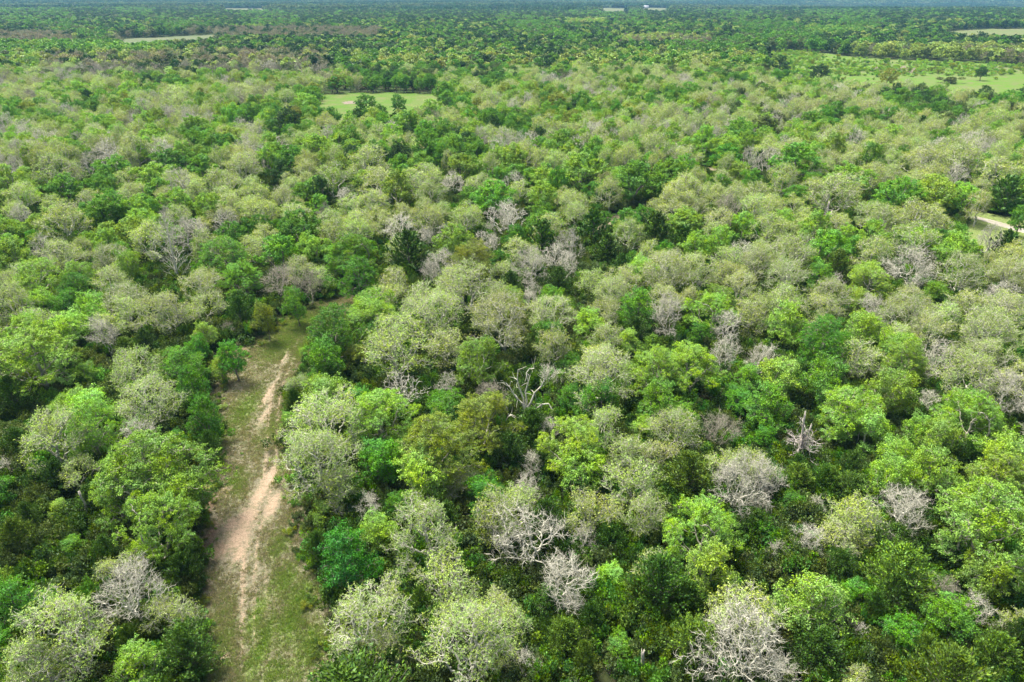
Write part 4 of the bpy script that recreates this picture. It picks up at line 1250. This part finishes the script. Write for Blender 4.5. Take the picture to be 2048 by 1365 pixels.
# grass tufts and weeds on the track
def tuft_mesh(i):
    rg = np.random.default_rng(20 + i); n = 14
    b = rg.normal(0, .07, (n, 2)); d = unit(np.concatenate([rg.normal(0, .55, (n, 2)), np.ones((n, 1))], 1)); h = rg.uniform(.08, .22, n)
    w = unit(np.cross(d, rg.normal(size=(n, 3)))) * .018
    base = np.concatenate([b, np.zeros((n, 1))], 1)
    v = np.stack([base - w, base + w, base + d * h[:, None]], 1).reshape(-1, 3)
    t = np.arange(n)[:, None] * 3 + np.arange(3)[None]
    return mesh_from('gt', v, [t], (M_BARK, M_LEAF), [1], {'v': np.repeat(rg.random(n), 3), 'c': np.repeat(rg.random(n), 3)})
TU = lib('grass_tuft', [tuft_mesh(i) for i in range(3)])
n = 80000
ri = rng.integers(0, nrow, n); ci_ = rng.integers(0, ncol, n)
dm = dirt[ri, ci_]; gm = green[ri, ci_]; rm = red[ri, ci_]
clump = np.sin(tx[ri, ci_] * 2.1) * np.sin(ty[ri, ci_] * 1.3 + 1) * .5 + .5
keep = rng.random(n) < np.clip(.18 + gm * .8 + .45 * clump - dm * 1.4 - rm * .5, 0, 1)
ri, ci_, gm = ri[keep], ci_[keep], gm[keep]
n = len(ri)
gx_, gy_ = tx[ri, ci_] + rng.normal(0, .15, n), ty[ri, ci_] + rng.normal(0, .25, n)
k = np.clip(gm * 1.25 + rng.normal(0, .3, n), 0, 1)[:, None]
tc_ = (1 - k) * np.array([.27, .25, .15]) + k * np.array([.13, .25, .025])
s = rng.uniform(.6, 1.7, n)
scatter('grass_tufts', np.stack([gx_, gy_, np.full(n, .01)], 1), np.stack([s, s, s], 1), rng.uniform(0, 6.28, n), rng.integers(0, 3, n), tc_ * rng.uniform(.75, 1.25, (n, 1)), tc_, TU,
        'short grass and dry stalks growing on the track')

n = 420
ri = rng.integers(0, nrow, n); ci_ = np.where(rng.random(n) < .5, rng.integers(0, 9, n), rng.integers(ncol - 9, ncol, n))
wx, wy = tx[ri, ci_] + rng.normal(0, .2, n), ty[ri, ci_] + rng.normal(0, .3, n)
wh = rng.uniform(.25, .9, n)
emit('edge_weeds', [(a, b, c * 1.6, c, str(rng.choice(list('MMGFPY')))) for a, b, c in zip(wx, wy, wh)], SH, 3, 1.9, 2.2, 'low weeds and seedlings along the ragged track margins', gain=.8)
n = 60
ri = rng.integers(0, nrow, n); ci_ = rng.integers(6, ncol - 6, n)
ok = dirt[ri, ci_] < .35; ri, ci_ = ri[ok], ci_[ok]
emit('track_weeds', [(tx[a, b], ty[a, b], c * 1.6, c, 'G') for a, b, c in zip(ri, ci_, rng.uniform(.12, .35, len(ri)))], SH, 3, 1.9, 2.2, 'small green weeds scattered over the grassy track')

# ------------------------------------------------------------ far farm buildings
def mat_plain(name, c):
    m, nt, N, L = new_mat(name)
    tc = N.new('ShaderNodeTexCoord').outputs['Object']
    col = mixc(nt, c, tuple(q * .75 for q in c), ramp(nt, noise(nt, tc, 1.5, 4), .4, .7))
    p = N.new('ShaderNodeBsdfPrincipled'); L.new(col, p.inputs['Base Color']); p.inputs['Roughness'].default_value = .7
    o = N.new('ShaderNodeOutputMaterial'); L.new(p.outputs[0], o.inputs['Surface'])
    return m
WALLS = {'white': mat_plain('white_siding', (.5, .5, .48)), 'tan': mat_plain('tan_siding', (.33, .27, .2)), 'grey': mat_plain('grey_siding', (.35, .36, .36))}
ROOFS = {'white': mat_plain('pale_metal_roof', (.42, .42, .42)), 'grey': mat_plain('grey_roof', (.24, .235, .23)), 'brown': mat_plain('brown_roof', (.24, .18, .14))}
GLASS = mat_plain('window_pane', (.05, .06, .07))
def box(x0, x1, y0, y1, z0, z1):
    v = np.array([(x, y, z) for x in (x0, x1) for y in (y0, y1) for z in (z0, z1)], float)
    q = np.array([(0, 1, 3, 2), (4, 6, 7, 5), (0, 4, 5, 1), (2, 3, 7, 6), (0, 2, 6, 4), (1, 5, 7, 3)])
    return v, q
def house(px, py, L_, W_, Hh, wall, roof, label):
    x, y, t = at(px, py, 3.0)
    for _ in range(6):
        x, y, t = at(px, py, float(terrain(x, y)) + Hh * .7)
    root = link('farm_house', None, label=label, category='building')
    root['group'] = 'far buildings near the horizon'
    root.location = (x, y, float(terrain(x, y))); root.rotation_euler = (0, 0, random.uniform(-.3, .3))
    v, q = box(-L_ / 2, L_ / 2, -W_ / 2, W_ / 2, -1, Hh)
    gab = np.array([(-L_ / 2, -W_ / 2, Hh), (-L_ / 2, W_ / 2, Hh), (-L_ / 2, 0, Hh + W_ * .28), (L_ / 2, -W_ / 2, Hh), (L_ / 2, W_ / 2, Hh), (L_ / 2, 0, Hh + W_ * .28)])
    link('wall', mesh_from('wall', np.vstack([v, gab]), [q, np.array([(8, 10, 9), (11, 12, 13)])], (WALLS[wall],)), root)
    e, zz = .6, Hh + W_ * .28
    rv = []
    for sgn in (-1, 1):
        for x_ in (-L_ / 2 - e, L_ / 2 + e):
            rv += [(x_, sgn * (W_ / 2 + e), Hh - .2), (x_, 0, zz + .12), (x_, sgn * (W_ / 2 + e), Hh + .05), (x_, 0, zz + .37)]
    rq = []
    for b in (0, 8):
        rq += [(b, b + 1, b + 5, b + 4), (b + 2, b + 6, b + 7, b + 3), (b, b + 4, b + 6, b + 2), (b, b + 2, b + 3, b + 1), (b + 4, b + 5, b + 7, b + 6)]
    link('roof', mesh_from('roof', rv, [np.array(rq)], (ROOFS[roof],)), root)
    for i in range(int(L_ // 5)):
        cx = -L_ / 2 + 2.5 + i * 5
        nm = 'door' if i == int(L_ // 10) else 'window'
        v, q = box(cx - .7, cx + .7, -W_ / 2 - .08, -W_ / 2 + .02, 0 if nm == 'door' else 1.1, 2.2 if nm == 'door' else 2.4)
        link(nm, mesh_from(nm, v, [q], (GLASS,)), root)
for h in ((1290, 15, 24, 14, 5, 'white', 'white', 'white farm building behind the pale field, right of centre on the horizon'),
          (1064, 17, 30, 12, 4, 'tan', 'brown', 'long tan low building near the horizon just right of picture centre'),
          (1369, 16, 34, 12, 3.5, 'tan', 'brown', 'tan low sheds right of the white farm building'),
          (1404, 13, 20, 12, 4, 'white', 'grey', 'small whitish house farther right near the horizon'),
          (1505, 11, 26, 14, 4, 'white', 'white', 'pale building at the horizon, rightmost but two'),
          (1572, 11, 22, 12, 4, 'white', 'grey', 'pale house at the horizon, rightmost but one'),
          (1790, 8, 60, 16, 4, 'white', 'white', 'long white building at the far right of the horizon'),
          (253, 11, 12, 9, 4, 'tan', 'white', 'small bright house in the trees at the upper left'),
          (497, 2, 40, 20, 5, 'white', 'white', 'whitish building on the left horizon'),
          (551, 20, 16, 10, 4, 'white', 'white', 'white shed at the right end of the pale left field')):
    house(*h)

# ------------------------------------------------------------ haze
hz_bottom, hz_top = -28.0, CAM_H + 60.0
v, q = box(-15500, 15500, -15500, 15500, hz_bottom, hz_top)
hm = bpy.data.materials.new('haze'); hm.use_nodes = True; hn = hm.node_tree.nodes; hn.clear()
pv = hn.new('ShaderNodeVolumePrincipled'); pv.inputs['Color'].default_value = (.25, .55, .9, 1); pv.inputs['Density'].default_value = 0.00008
pv.inputs['Anisotropy'].default_value = 0.0
ho = hn.new('ShaderNodeOutputMaterial'); hm.node_tree.links.new(pv.outputs[0], ho.inputs['Volume'])
link('haze', mesh_from('haze', v, [q], (hm,)), kind='stuff', label='pale blue haze over the far woodland')
